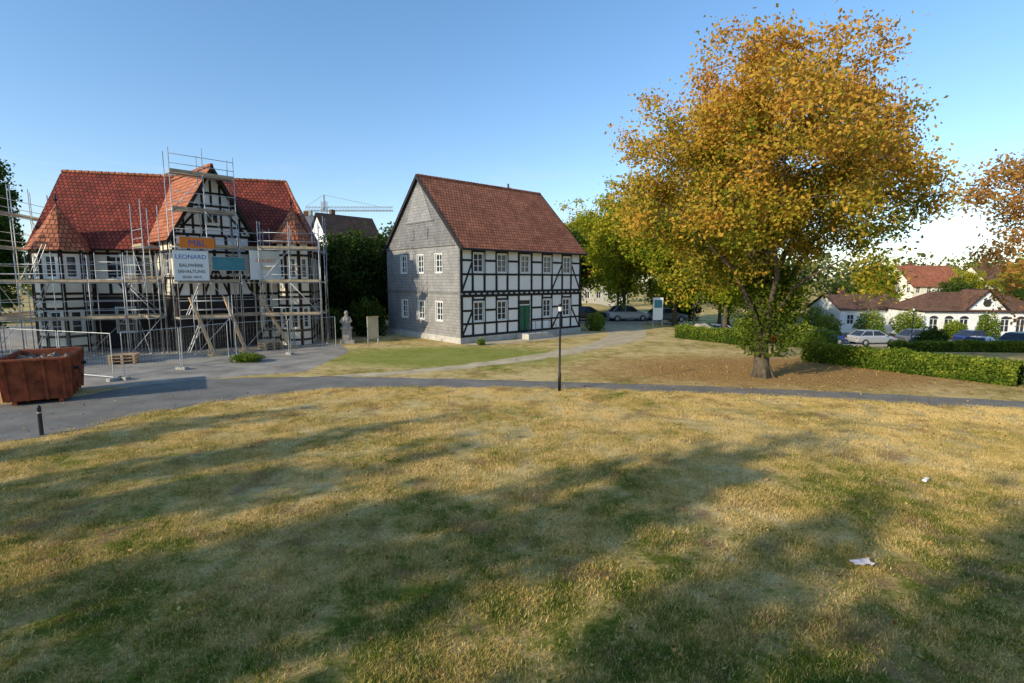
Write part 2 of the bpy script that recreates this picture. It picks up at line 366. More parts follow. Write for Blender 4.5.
def make_tree(name,loc,H,cz,rx,ry,rz,tr,fork,nl,ns,nt,lp,ls,spread,leafm,colfn,lump=.17,gap=-.2,off=(0,0),outer=.45,extra=None,bot=1.0,lean=0,gs=.42):
    e=empty(name,loc); L=Vector(loc)
    d=rng.normal(size=(nt*2,3)); d/=np.linalg.norm(d,axis=1)[:,None]
    r=rng.random(len(d))**outer
    az=np.arctan2(d[:,1],d[:,0]); ph=rng.random(6)*6.28
    f=1+lump*np.sin(3*az+ph[0])*np.cos(3*d[:,2]+ph[1])+lump*.7*np.sin(5*az+ph[2]+4*d[:,2])+lump*.5*np.sin(9*d[:,2]+ph[3]+2*az)
    P=d*(r*f)[:,None]*np.array([rx,ry,rz]); 
    lowm=P[:,2]<0; P[lowm,2]*=bot
    P+=np.array([off[0],off[1],cz])
    keep=np.array([mnoise.noise(Vector(p)*gs+Vector((ph[4]*5,0,0)))>gap for p in P]); P=P[keep][:nt]
    P=P[P[:,2]>.6]
    subs=fps(P,ns,3); limbs=fps(subs,nl,1); c=np.array([off[0]*.5,off[1]*.5,cz-.35*rz])
    limbs=c+(limbs-c)*.68
    mb=MB(); bk=M['bark']
    top=Vector((off[0]*.8,off[1]*.8,cz+.35*rz))
    tp=bez(Vector((0,0,-.1)),Vector((lean,.1,fork*1.2)),top,[i/8 for i in range(9)])
    mb.chain(tp,[tr*1.35,tr*.95]+[tr*.9*(1-i/8.5) for i in range(1,8)],bk,10)
    for k in range(6):   # root flares
        a=k*1.05+.3; mb.chain([V(math.cos(a)*tr*.6,math.sin(a)*tr*.6,tr*1.4),V(math.cos(a)*tr*1.2,math.sin(a)*tr*1.2,.1*tr),V(math.cos(a)*tr*2.1,math.sin(a)*tr*2.1,-.15)],[tr*.35,tr*.3,tr*.1],bk,6)
    limbc=[]
    for i,l in enumerate(limbs):
        l=Vector(l); z0=fork+(cz-fork)*.6*rng.random()*(1 if l.z>cz else .3)
        st=min(tp,key=lambda q:abs(q.z-z0)).copy() if z0>fork*1.3 else Vector((0.02*i,0,fork)).lerp(tp[2],.3)
        ctl=Vector((st.x+(l.x-st.x)*.35,st.y+(l.y-st.y)*.35,st.z+(l.z-st.z)*.65+.4))
        pts=bez(st,ctl,l,[j/6 for j in range(7)])
        for j in range(1,6): pts[j]+=Vector(rng.normal(size=3))*.08*rx/5
        mb.chain(pts,[tr*.42*(1-j/7.2) for j in range(7)],bk,7); limbc.append(pts)
    allp=[(p,tr*.42*(1-j/7.2)) for pts in limbc for j,p in enumerate(pts) if j>=2]
    AP=np.array([list(p) for p,_ in allp]); AR=[q for _,q in allp]
    subc=[]
    for s_ in subs:
        dd=np.linalg.norm(AP-s_,axis=1)+.25*np.abs(AP[:,2]-s_[2])*(AP[:,2]>s_[2]); i=int(np.argmin(dd)); st=Vector(AP[i]); en=Vector(s_)
        ctl=(st+en)/2+Vector((0,0,.12*(en-st).length)); pts=bez(st,ctl,en,[j/4 for j in range(5)])
        for j in range(1,4): pts[j]+=Vector(rng.normal(size=3))*.06
        r0=min(AR[i]*.7,tr*.16); mb.chain(pts,[r0*(1-j/4.6) for j in range(5)],bk,5,False); subc.append(pts)
    SP=np.array([list(p) for pts in subc for p in pts[1:]])
    cents=[];vars_=[]
    for p in P:
        i=int(np.argmin(np.linalg.norm(SP-p,axis=1))); st=Vector(SP[i]); en=Vector(p)
        mid=(st+en)/2+Vector(rng.normal(size=3))*.1
        tw=tr*.028+.006; mb.chain([st,mid,en],[tw,tw*.7,tw*.4],bk,4,False)
        t=.15+.95*rng.random(lp); a=np.array(st);b=np.array(en); 
        if np.linalg.norm(b-a)<.6: a=b-np.array([.0,.0,.6])
        q=a+(b-a)*t[:,None]+rng.normal(size=(lp,3))*spread*np.array([1,1,.75])
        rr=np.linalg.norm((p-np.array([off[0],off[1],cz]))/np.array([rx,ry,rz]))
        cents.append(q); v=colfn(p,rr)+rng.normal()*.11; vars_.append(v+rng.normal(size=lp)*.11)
    cents=np.concatenate(cents); vars_=np.concatenate(vars_)
    if extra is not None:
        c2,v2=extra; cents=np.concatenate([cents,c2]); vars_=np.concatenate([vars_,v2])
    cents+=np.array(L); mb.v=[(x+L.x,y+L.y,z+L.z) for x,y,z in mb.v]
    mb.build('trunk_and_branches',e,True,False)
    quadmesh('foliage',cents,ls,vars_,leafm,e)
    return e
def dup(e,name,loc,rz,sc=1.0):
    n=empty(name,loc); n.rotation_euler=(0,0,rz); n.scale=(sc,)*3
    for ch in e.children:
        o=bpy.data.objects.new(ch.name.split('.')[0],ch.data); COL.objects.link(o); o.parent=n; o.matrix_parent_inverse=Matrix.Translation(-Vector(e.location))
    return n

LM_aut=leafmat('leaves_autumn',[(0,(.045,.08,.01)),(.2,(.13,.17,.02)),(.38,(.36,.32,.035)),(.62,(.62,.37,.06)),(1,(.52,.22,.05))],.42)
LM_yg=leafmat('leaves_yellow_green',[(0,(.06,.12,.012)),(.45,(.24,.28,.02)),(.8,(.5,.43,.045)),(1,(.55,.34,.045))],.45)
LM_dk=leafmat('leaves_dark_green',[(0,(.015,.035,.01)),(.5,(.035,.07,.016)),(1,(.09,.13,.025))],.3)
LM_or=leafmat('leaves_orange',[(0,(.2,.15,.03)),(.5,(.46,.25,.07)),(1,(.5,.2,.07))],.4)
LM_hedge=leafmat('leaves_hedge',[(0,(.05,.10,.012)),(.5,(.13,.2,.025)),(1,(.32,.34,.05))],.3)

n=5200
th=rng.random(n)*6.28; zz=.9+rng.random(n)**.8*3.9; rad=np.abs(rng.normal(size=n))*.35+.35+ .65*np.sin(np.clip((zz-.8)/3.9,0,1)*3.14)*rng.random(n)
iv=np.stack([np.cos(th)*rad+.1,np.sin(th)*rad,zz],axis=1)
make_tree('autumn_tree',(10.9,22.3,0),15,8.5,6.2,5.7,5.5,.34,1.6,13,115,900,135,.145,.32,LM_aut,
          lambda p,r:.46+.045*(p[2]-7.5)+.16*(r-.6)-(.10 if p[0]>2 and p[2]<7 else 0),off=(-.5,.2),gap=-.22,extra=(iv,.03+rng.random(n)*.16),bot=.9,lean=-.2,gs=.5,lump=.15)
t1=make_tree('yellow_green_tree',(11.2,52,0),14,8.2,4.4,4.2,5.2,.22,3.0,9,50,320,75,.3,.42,LM_yg,lambda p,r:.55+.03*(p[2]-8),gap=-.2)
dup(t1,'yellow_green_tree',(15.5,49.5,-.2),1.9,1.0)
dup(t1,'yellow_green_tree',(19.5,47.5,-.6),3.0,.95)
dup(t1,'yellow_green_tree',(8.6,66,0),4.0,1.0)
dup(t1,'yellow_green_tree',(24,60,-1.5),2.7,1.05)
dup(t1,'yellow_green_tree',(30,72,-2),.7,.9)
dup(t1,'yellow_green_tree',(15,74,-.5),5.2,1.0)
dup(t1,'yellow_green_tree',(56,80,-2.2),5.2,.7); dup(t1,'yellow_green_tree',(70,80,-2.2),2.2,.62); dup(t1,'yellow_green_tree',(86,88,-2.2),1.2,.75)
t2=make_tree('orange_tree',(30.6,27.5,-.1),13,8.0,5.8,5,5.2,.26,2.4,10,55,360,70,.2,.38,LM_or,lambda p,r:.5+.1*(r-.5),gap=-.15)
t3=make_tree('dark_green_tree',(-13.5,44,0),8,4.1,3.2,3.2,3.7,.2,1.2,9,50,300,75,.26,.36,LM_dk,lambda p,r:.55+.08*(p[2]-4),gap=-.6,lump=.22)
dup(t3,'dark_green_tree',(-9.9,46.5,0),2.2,1.05); dup(t3,'dark_green_tree',(-17,49,0),4.2,1.0)
dup(t3,'dark_green_tree',(4.4,60,0),1.2,1.3); dup(t3,'dark_green_tree',(36,70,-2),2.2,.8); dup(t3,'dark_green_tree',(63,74,-2.2),3.2,.8)
dup(t3,'dark_green_tree',(21,66,-1.5),3.0,.9); dup(t3,'dark_green_tree',(46,72,-2.2),.5,.75); dup(t3,'dark_green_tree',(78,80,-2.2),.5,.75)
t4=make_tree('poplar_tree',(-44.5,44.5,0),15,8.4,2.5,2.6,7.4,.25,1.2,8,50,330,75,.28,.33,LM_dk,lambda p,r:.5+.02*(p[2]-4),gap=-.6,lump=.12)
dup(t4,'poplar_tree',(-49,49,0),1.0,1.0); dup(t4,'poplar_tree',(-54,48,0),2.0,.9)

# trees behind the photographer (they throw the long shadows on the lawn)
def kc(k,c): return (.82*k-.57*c,.57*k+.82*c,0)
ts=make_tree('lime_tree',kc(-22,-17),12,8.0,1.05,1.05,4.9,.17,2.4,8,34,130,26,.32,.26,LM_yg,lambda p,r:.45,gap=-.1,gs=.7,lump=.28)
r2_=random.Random(11)
for (k,c,s) in [(-20,-13.4,1.1),(-23,-10.0,1.15),(-19,-7.6,1.1),(-24,-4.2,1.2),(-22,-1.9,1.25),(-20,1.2,1.2),(-25,3.1,1.1),(-22,6.6,1.15),(-27,8.4,1.1),(-26,11.6,1.0),(-24,13.6,.95),(-25,17.0,.9),(-16,-20,1.1)]:
    dup(ts,'lime_tree',kc(k,c),r2_.random()*6.28,s)
for (x,y,s) in ((-41,19,1.0),(-44,12,1.0),(-38,14,.95),(-40,23,.9),(-42,16,1.0),(-39,20.5,.95)): dup(ts,'lime_tree',(x,y,0),x*1.3,s)  # unseen trees placed to shade the lower part of the villa

C=[];vv=[]
for i in range(260):
    x=-170+440*rng.random(); y=112+rng.random()*40; z=1+rng.random()*6.5
    n=130; q=rng.normal(size=(n,3))*np.array([2.6,2.6,2.0])+np.array([x,y,z]); C.append(q); vv.append(np.full(n,.3+.4*rng.random())+rng.normal(size=n)*.12)
quadmesh('distant_trees',np.concatenate(C),1.1,np.concatenate(vv),leafmat('leaves_distant',[(0,(.04,.07,.03)),(.5,(.10,.13,.04)),(1,(.3,.24,.07))],.3))

def hedge(name,p0,p1,w,ht,n,z0=None):
    p0=Vector(p0);p1=Vector(p1); u=(p1-p0).normalized(); s=Vector((-u.y,u.x)); L=(p1-p0).length
    e=empty(name,(p0.x,p0.y,0)); mb=MB(); seg=max(2,int(L/1.5))
    for i in range(seg):
        a=p0.lerp(p1,i/seg); b=p0.lerp(p1,(i+1)/seg); za=h(*a);zb=h(*b)
        q=lambda p,o,z:Vector((p.x+s.x*o,p.y+s.y*o,z)); k=w/2-.07
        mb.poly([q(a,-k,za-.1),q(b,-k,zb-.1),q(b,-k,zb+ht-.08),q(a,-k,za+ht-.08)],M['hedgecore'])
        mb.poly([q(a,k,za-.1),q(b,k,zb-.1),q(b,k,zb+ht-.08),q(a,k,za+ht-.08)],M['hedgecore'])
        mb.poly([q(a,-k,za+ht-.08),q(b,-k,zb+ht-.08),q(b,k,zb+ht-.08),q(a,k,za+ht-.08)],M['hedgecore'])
    mb.build('dark_core',e,uv=False)  # added dark box filling the hedge behind its leaves
    t=rng.random(n)*L; face=rng.random(n); o=np.where(face<.35,-w/2,np.where(face<.6,w/2,(rng.random(n)-.5)*w)); z=np.where(face<.6,rng.random(n)*ht,ht)
    bumpz=np.array([mnoise.noise(Vector((a*1.1,5,0)))*.12+mnoise.noise(Vector((a*4,9,0)))*.07 for a in t])
    C=np.stack([p0.x+u.x*t+s.x*o,p0.y+u.y*t+s.y*o,z+bumpz*(z/ht)],axis=1)+rng.normal(size=(n,3))*.06
    C[:,2]+=np.array([h(a,b) for a,b in C[:,:2]])
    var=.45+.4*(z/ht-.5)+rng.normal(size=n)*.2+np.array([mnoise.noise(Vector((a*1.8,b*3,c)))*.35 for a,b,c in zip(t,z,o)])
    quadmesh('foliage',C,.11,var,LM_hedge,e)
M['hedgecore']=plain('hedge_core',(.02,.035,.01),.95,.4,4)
hedge('hedge',(15.4,27.0),(20.2,20.4),.9,.85,22000)
hedge('hedge',(20.2,20.3),(27,16.5),.9,.85,9000)
hedge('hedge',(12.2,37.8),(15.2,33.2),1.0,.8,8000)
hedge('hedge',(24.5,33.5),(32,31),.8,.6,9000)
def shrub(name,c,rx,ry,rz,n,mat=LM_hedge,ls=.16,v0=.3):
    e=empty(name,(c[0],c[1],h(c[0],c[1]))); mb=MB(); z0=h(c[0],c[1])
    for k in range(7):
        a=k*.9; mb.chain([V(c[0],c[1],z0),V(c[0]+math.cos(a)*rx*.3,c[1]+math.sin(a)*ry*.3,z0+rz*.8),V(c[0]+math.cos(a)*rx*.7,c[1]+math.sin(a)*ry*.7,z0+rz*1.4)],[.04,.03,.01],M['bark'],5)
    mb.build('stems',e,uv=False)
    d=rng.normal(size=(n,3)); d/=np.linalg.norm(d,axis=1)[:,None]; az=np.arctan2(d[:,1],d[:,0]); r=rng.random(n)**.3*(1+.15*np.sin(4*az+c[0])+.12*np.sin(7*d[:,2]+3*az))
    P=d*r[:,None]*np.array([rx,ry,rz])+np.array([c[0],c[1],z0+rz*.85]); P=P[P[:,2]>z0]
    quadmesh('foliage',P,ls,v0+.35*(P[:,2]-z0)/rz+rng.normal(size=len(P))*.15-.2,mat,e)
shrub('shrub',(-10.8,38.9),1.3,1.3,1.5,4000,LM_dk,.2,.5)
shrub('shrub',(-12.9,37.4),.9,.9,1.1,3000,LM_dk,.2,.5)
shrub('shrub',(-13.6,26.4),.8,.6,.25,1500,LM_hedge,.1)
shrub('shrub',(21.5,36),1.0,1.0,.9,2500); shrub('shrub',(30.5,37.5),.9,.9,1.0,3000,LM_dk,.2,.5)
shrub('shrub',(46,50),1.0,1.0,1.7,3000)
shrub('shrub',(6.9,42.8),.8,.8,.8,2000,LM_hedge,.15); shrub('shrub',(-2.0,33.3),.3,.3,.25,500,LM_hedge,.08)
for (x,y,r_) in ((24,43,1.3),(50,48.5,1.2),(20,44,1.2),(39,56.5,1.5),(43.5,57,1.5),(57.5,54.5,1.4),(33.5,55,1.3),(47,55,1.0),(36,62,1.6)): shrub('shrub',(x,y),r_,r_,r_*1.1,2600,LM_hedge,.2,.4)

# ------------------------------------------------------------------ slate half-timbered house
def slate_house():
    o=V(-3.34,33.8); u=V(.745,.667).normalized(); n=V(.667,-.745).normalized(); g=-n; ng=-u; L=11.8; W=9.6; E=6.5; R=11.3
    e=empty('half_timbered_house',(o.x,o.y,0))
    F=Wall(o,u,n); Gb=Wall(o,g,ng); Bk=Wall(o+g*W,u,g); Rt=Wall(o+u*L,g,u)
    wc=[1.5,3.55,5.75,8.0,10.15]; hl=[]
    for i,c in enumerate(wc):
        hl.append((c-.42,c+.42,4.68,5.92))
        if i!=2: hl.append((c-.42,c+.42,1.42,2.72))
    door=(5.2,6.3,.42,2.72); holes=hl+[door]
    gh=[(c-.4,c+.4,a,b) for c in (2.4,4.7,7.0) for (a,b) in ((1.4,2.7),(4.66,5.92))]
    w=MB(); F.surf(w,0,L,.4,E,holes,M['white']); 
    Gb.surf(w,0,W,.4,E,gh,M['slate2'])
    w.poly([Gb.P(0,E),Gb.P(W,E),Gb.P(W/2,R)],M['slate'])
    Bk.surf(w,0,L,.4,E,[],M['white']); Rt.surf(w,0,W,.4,E,[],M['white']); w.poly([Rt.P(0,E),Rt.P(W,E),Rt.P(W/2,R)],M['white'])
    w.build('walls',e)
    p=MB()
    F.bx(p,-.06,L+.06,-.1,.4,-.3,.05,M['stone']); Gb.bx(p,.02,W,-.1,.4,-.3,.06,M['stone']); Rt.bx(p,.02,W,-.1,.4,-.3,.05,M['stone']); Bk.bx(p,0,L,-.1,.4,-.3,.05,M['stone'])
    p.build('plinth',e)
    s=MB(); Gb.bx(s,-.03,W+.03,6.42,6.56,0,.09,M['slate']); Gb.bx(s,-.02,W+.02,3.28,3.38,0,.06,M['slate'])
    Gb.bx(s,2.9,6.7,8.15,8.25,0,.06,M['slate'])
    s.poly([Gb.P(3.15,8.25,.03),Gb.P(6.45,8.25,.03),Gb.P(5.2,10.6,.03),Gb.P(4.4,10.6,.03)],M['slate2'])
    for c in (3.9,5.7): Gb.bx(s,c-.22,c+.22,7.0,7.7,.0,.05,M['slate']); 
    Gb.bx(s,-.035,.10,.4,6.4,0,.05,M['slate'])
    s.build('slate_trim',e)
    t=MB(); T=M['timber']; k=.085
    posts=[.1,1.0,2.0,3.05,4.05,5.12,6.38,7.5,8.5,9.65,10.65,11.7]
    for (z0,z1) in ((.4,3.05),(3.47,6.42)):
        for a in posts: F.bx(t,a-k,a+k,z0,z1,.0,.030,T)
    for z,wd in ((.48,.16),(3.13,.17),(3.39,.16),(6.40,.16)): F.bx(t,-.02,L+.02,z-wd/2,z+wd/2,.0,.042,T)
    for i in range(len(posts)-1):
        a,b=posts[i]+k,posts[i+1]-k; c=(a+b)/2; isw=any(abs(c-x)<.5 for x in wc)
        dr=5<c<6.5
        if isw:
            if not dr: F.bx(t,a,b,1.22,1.34,.0,.026,T)
            if not dr: F.bx(t,a,b,2.80,2.92,.0,.026,T)
            F.bx(t,a,b,4.48,4.60,.0,.026,T); F.bx(t,a,b,6.0,6.1,.0,.026,T)
        else:
            for z in (1.28,2.15,4.54,5.45): F.bx(t,a,b,z-.07,z+.07,.0,.026,T)
    for (a0,z0,a1,z1) in ((.15,.55,.95,2.1),(11.65,.55,10.7,2.1),(.15,3.5,.95,5.3),(11.65,3.5,10.7,5.3),(8.55,.55,9.6,2.1),(8.55,3.5,9.6,5.3)):
        F.beam(t,a0,z0,a1,z1,.13,.0,.022,T)
    for i in range(24): a=.25+i*.49; F.bx(t,a-.07,a+.07,3.215,3.305,0,.09,T)
    t.build('timber_frame',e)
    wn=MB()
    for hh in hl: F.window(wn,*hh,2,3)
    for hh in gh: Gb.window(wn,*hh,2,3)
    wn.build('windows',e)
    d=MB(); F.bx(d,5.2,6.3,.42,2.35,-.12,-.06,M['green_door']); F.bx(d,5.73,5.77,.42,2.35,-.06,-.045,M['black'])
    for a in (5.3,5.85):
        for z in (.6,1.5): F.bx(d,a,a+.35,z,z+.7,-.06,-.04,M['green_door'])
    F.bx(d,5.2,6.3,2.35,2.42,-.12,-.03,M['wframe']); d.poly([F.P(5.2,2.42,-.1),F.P(6.3,2.42,-.1),F.P(6.3,2.72,-.1),F.P(5.2,2.72,-.1)],M['glass'])
    d.build('door',e)
    st=MB()
    F.bx(st,4.9,7.0,.0,.40,.06,1.3,M['stone']); F.bx(st,7.0,7.35,.0,.27,.06,1.3,M['stone']); F.bx(st,7.35,7.7,.0,.14,.06,1.3,M['stone'])
    st.build('door_steps',e)
    rl=MB()
    for a in (4.95,5.6,6.3,6.95): rl.tube(F.P(a,.4,1.25),F.P(a,1.3,1.25),.02,M['black'])
    rl.tube(F.P(4.95,1.3,1.25),F.P(6.95,1.3,1.25),.022,M['black']); rl.tube(F.P(6.95,1.3,1.25),F.P(7.7,.9,1.25),.022,M['black']); rl.tube(F.P(7.7,0,1.25),F.P(7.7,.9,1.25),.02,M['black'])
    rl.build('railing',e)
    r=MB(); sl=(R-E)/(W/2); oh=.4; og=.18; lift=.12
    def Q(a,b,z): q=o+u*a+g*b; return V(q.x,q.y,z+lift)
    slab(r,[Q(-og,-oh,E-oh*sl),Q(L+og,-oh,E-oh*sl),Q(L+og,W/2,R),Q(-og,W/2,R)],M['tile'])
    slab(r,[Q(-og,W+oh,E-oh*sl),Q(L+og,W+oh,E-oh*sl),Q(L+og,W/2+.01,R),Q(-og,W/2+.01,R)],M['tile'])
    for i in range(40):
        a=-og+(L+2*og)*i/40; b=-og+(L+2*og)*(i+1)/40-.01; r.tube(Q(a,W/2,R-.02),Q(b,W/2,R-.0),.1,M['tile'],8,.115)
    for bb in (0,1):
        for sgn in (-1,1):
            a=-og-.03 if bb==0 else L+og+.0
            p0=Q(a,W/2,R+.05); p1=Q(a,W/2+sgn*(W/2+oh),E-oh*sl+.05); r.obox(p0-Vector((0,0,.3)),p1-p0,u*.03,Vector((0,0,.32)),M['timber'])
    r.tube(Q(-og,-oh-.06,E-oh*sl-.08),Q(L+og,-oh-.06,E-oh*sl-.08),.07,M['black'],8)
    r.build('roof',e)
    c=MB(); q=Q(8.9,W/2+.6,R); c.box((q.x,q.y,R-.1),.35,.35,.9,M['darkwall'],.73); c.tube(q+V(0,0,.2),q+V(0,0,.55),.08,M['black'],8)
    c.build('chimney',e)
slate_house()

# ------------------------------------------------------------------ villa under scaffold
def framed(mb,W_,L0,L1,z0,z1,nposts,rails,T,br=True,w=.16):
    for i in range(nposts):
        a=L0+w/2+(L1-L0-w)*i/(nposts-1); W_.bx(mb,a-w/2,a+w/2,z0,z1,0,.030,T)
    for z in rails: W_.bx(mb,L0-.01,L1+.01,z-.075,z+.075,0,.040,T)
    if br:
        for i in range(0,nposts-1):
            if i%3==1: continue
            a=L0+w/2+(L1-L0-w)*i/(nposts-1); b=L0+w/2+(L1-L0-w)*(i+1)/(nposts-1)
            if i%2: a,b=b,a
            W_.beam(mb,a,z0+.1,b,z0+(z1-z0)*.5,.12,0,.022,T)
def villa():
    P0=V(-28,30.5); u=V(.961,.276).normalized(); wv=V(-.276,.961).normalized(); n=-wv; L=15.3; D=8.6; E=6.3; R=11.0; T=M['timber_brown']
    e=empty('half_timbered_villa',(P0.x,P0.y,0))
    F=Wall(P0,u,n); Lf=Wall(P0,wv,-u); Rt=Wall(P0+u*L,wv,u); Bk=Wall(P0+wv*D,u,wv)
    w=MB(); t=MB(); wn=MB()
    fh=[(a-.45,a+.45,4.3,5.6) for a in (4.3,5.7,7.1,12.6,13.4+.5)]
    F.surf(w,0,L,3.2,E,fh,M['cream'])
    gh=[(a-.5,a+.5,1.0,2.5) for a in (4.6,7.2,12.8)]
    F.surf(w,0,11.8,-.1,3.2,gh[:2],M['darkwall']); F.surf(w,11.8,L,-.1,3.2,gh[2:],M['cream'])
    rh=[(a-.45,a+.45,z,z+1.3) for a in (2,4.3,6.5) for z in (1.2,4.3)]
    Rt.surf(w,0,D,-.1,E,rh,M['cream']); Lf.surf(w,0,D,-.1,E,[],M['cream']); Bk.surf(w,0,D,-.1,E,[],M['cream']); Bk.surf(w,D,L,-.1,E,[],M['cream'])
    w.poly([Lf.P(0,E),Lf.P(D,E),Lf.P(D/2,R)],M['cream'])
    for q in fh+gh: F.window(wn,*q,2,3)
    for q in rh: Rt.window(wn,*q,2,3)
    framed(t,F,0,8.6,3.3,E,12,[3.3,4.15,5.75,6.22],T); framed(t,F,11.9,L,3.3,E,6,[3.3,4.15,5.75,6.22],T); framed(t,F,11.9,L,.3,3.2,6,[.4,.95,2.0],T)
    framed(t,Rt,0,D,3.3,E,10,[3.3,4.15,5.75,6.22],T); framed(t,Rt,0,D,.2,3.2,10,[.4,1.0,2.6],T)
    framed(t,Lf,0,D,.2,E,8,[3.2,4.5,6.2],T)
    r=MB(); sl=(R-E)/(D/2); oh=.55
    def Q(a,b,z): q=P0+u*a+wv*b; return V(q.x,q.y,z+.13)
    hp=1.8
    slab(r,[Q(.1,-oh,E-oh*sl+.15),Q(L+.5,-oh,E-oh*sl+.15),Q(L-hp,D/2,R),Q(.1,D/2,R)],M['tile2'])
    slab(r,[Q(.1,D+oh,E-oh*sl+.15),Q(L+.5,D+oh,E-oh*sl+.15),Q(L-hp,D/2+.01,R),Q(.1,D/2+.01,R)],M['tile2'])
    slab(r,[Q(L+.51,-oh,E-oh*sl+.15),Q(L+.51,D+oh,E-oh*sl+.15),Q(L-hp+.01,D/2,R)],M['tile2'])
    for i in range(36):
        a=.1+(L-hp-.1)*i/36; r.tube(Q(a,D/2,R),Q(a+.37,D/2,R+.02),.11,M['tile'],7,.13)
    r.tube(Q(L-hp,D/2,R),Q(L+.5,-oh,E-oh*sl+.15),.1,M['tile'],7)
    def turret(s,wd,rad,zE,zP,nwin=True):
        c=P0+u*s+wv*wd; off=math.atan2(u.y,u.x)+math.pi/8
        V8=[c+V(math.cos(off+i*math.pi/4)*rad,math.sin(off+i*math.pi/4)*rad) for i in range(8)]
        for i in range(8):
            a=V8[i];b=V8[(i+1)%8]; uu=(b-a); Ls=uu.length; uu.normalize(); nn=V(uu.y,-uu.x)
            if nn.dot(n)<-.5: continue
            Wl=Wall(a,uu,nn); hs=[(Ls*.22,Ls*.78,4.3,5.55),(Ls*.22,Ls*.78,1.1,2.4)]
            Wl.surf(w,0,Ls,-.1,zE,hs,M['cream'],.09)
            for q in hs: Wl.window(wn,*q,1,3,casing=False)
            for z in (.35,.95,2.55,3.1,3.4,4.15,5.72,zE-.08): Wl.bx(t,-.01,Ls+.01,z-.07,z+.07,0,.04,T)
            Wl.bx(t,0,.1,0,zE,0,.03,T); Wl.bx(t,Ls-.1,Ls,0,zE,0,.03,T)
        ro=rad+.35
        rings=[(ro,zE-.15),(ro*.72,zE+(zP-zE)*.22),(ro*.36,zE+(zP-zE)*.58),(0.03,zP)]
        pr=[[c+V(math.cos(off+i*math.pi/4)*rr,math.sin(off+i*math.pi/4)*rr,zz) for i in range(8)] for rr,zz in rings]
        for j in range(3):
            for i in range(8): r.poly([pr[j][i],pr[j][(i+1)%8],pr[j+1][(i+1)%8],pr[j+1][i]],M['tile'])
        r.poly(pr[0][::-1],T); r.tube(V(c.x,c.y,zP-.1),V(c.x,c.y,zP+.55),.04,M['black'],6)
        r.chain([V(c.x,c.y,zP+.15),V(c.x,c.y,zP+.25),V(c.x,c.y,zP+.35)],[.03,.1,.03],M['black'],8)
    turret(1.8,-.5,1.3,6.0,8.5); turret(14.3,-.3,1.05,6.6,8.8)
    A=V(-19.4,30.2); a=V(.66,.75).normalized(); nw=V(.75,-.66).normalized(); b=-nw; WW=4.3; DD=7.4; WE=6.9; WR=10.75
    WF=Wall(A,a,nw); WL=Wall(A,b,-a); WR_=Wall(A+a*WW,b,a)
    hs=[(.75,1.55,4.5,5.7),(2.75,3.55,4.5,5.7),(1.75,2.55,7.5,8.5)]
    WF.surf(w,0,WW,3.1,WE,hs[:2],M['white']); WF.surf(w,0,WW,-.1,3.1,[(1.2,3.1,.1,2.5)],M['darkwall'],.6)
    w.poly([WF.P(1.2,.1,-.6),WF.P(3.1,.1,-.6),WF.P(3.1,2.5,-.6),WF.P(1.2,2.5,-.6)],M['darkwall'])
    w.poly([WF.P(0,WE),WF.P(WW,WE),WF.P(WW/2,WR)],M['white'])
    for q in hs[:2]: WF.window(wn,*q,2,3)
    WF.bx(wn,1.8,2.5,7.5,8.4,.0,.05,M['wframe']); WF.bx(wn,1.87,2.12,7.57,8.33,.05,.055,M['glass']); WF.bx(wn,2.18,2.43,7.57,8.33,.05,.055,M['glass'])
    WL.surf(w,0,DD,3.1,WE,[(.8,1.6,4.5,5.7)],M['cream']); WL.surf(w,0,DD,-.1,3.1,[],M['darkwall']); WL.window(wn,.8,1.6,4.5,5.7,2,3)
    WR_.surf(w,0,DD,-.1,WE,[],M['cream'])
    framed(t,WF,0,WW,3.2,WE,7,[3.2,4.3,5.85,6.82],T); framed(t,WL,0,3.6,3.2,WE,5,[3.2,4.3,5.85,6.82],T)
    sw=(WR-WE)/(WW/2)
    for x in (.6,1.1,1.65,2.15,2.65,3.2,3.7):
        top=WE+sw*(x if x<WW/2 else WW-x); 
        if x==2.15: WF.bx(t,x-.06,x+.06,8.5,top-.1,0,.03,T)
        else: WF.bx(t,x-.06,x+.06,WE,top-.05,0,.03,T)
    for z in (7.35,8.55,9.3): q=(z-WE)/sw; WF.bx(t,q,WW-q,z-.06,z+.06,0,.04,T)
    WF.beam(t,.3,7.0,1.5,8.4,.12,0,.02,T); WF.beam(t,4.0,7.0,2.8,8.4,.12,0,.02,T)
    def Qw(x,y,z): q=A+a*x+b*y; return V(q.x,q.y,z+.12)
    o2=.45
    slab(r,[Qw(-o2,-.5,WE-o2*sw+.2),Qw(WW/2,-.5,WR),Qw(WW/2,DD,WR),Qw(-o2,DD,WE-o2*sw+.2)],M['tile'])
    slab(r,[Qw(WW+o2,-.5,WE-o2*sw+.2),Qw(WW/2+.01,-.5,WR),Qw(WW/2+.01,DD,WR),Qw(WW+o2,DD,WE-o2*sw+.2)],M['tile'])
    for sg in (-1,1):
        p0=Qw(WW/2,-.52,WR+.02); p1=Qw(WW/2+sg*(WW/2+o2),-.52,WE-o2*sw+.22); t.obox(p0-V(0,0,.35),p1-p0,nw*.05,V(0,0,.33),T)
    for i in range(18): r.tube(Qw(WW/2,-.5+i*.4,WR),Qw(WW/2,-.12+i*.4,WR+.02),.1,M['tile'],7,.12)
    w.build('walls',e); t.build('timber_frame',e); wn.build('windows',e); r.build('roof',e)
    return P0,u,wv,A,a,nw
P0,vu,vw,WA,wa,wnrm=villa()

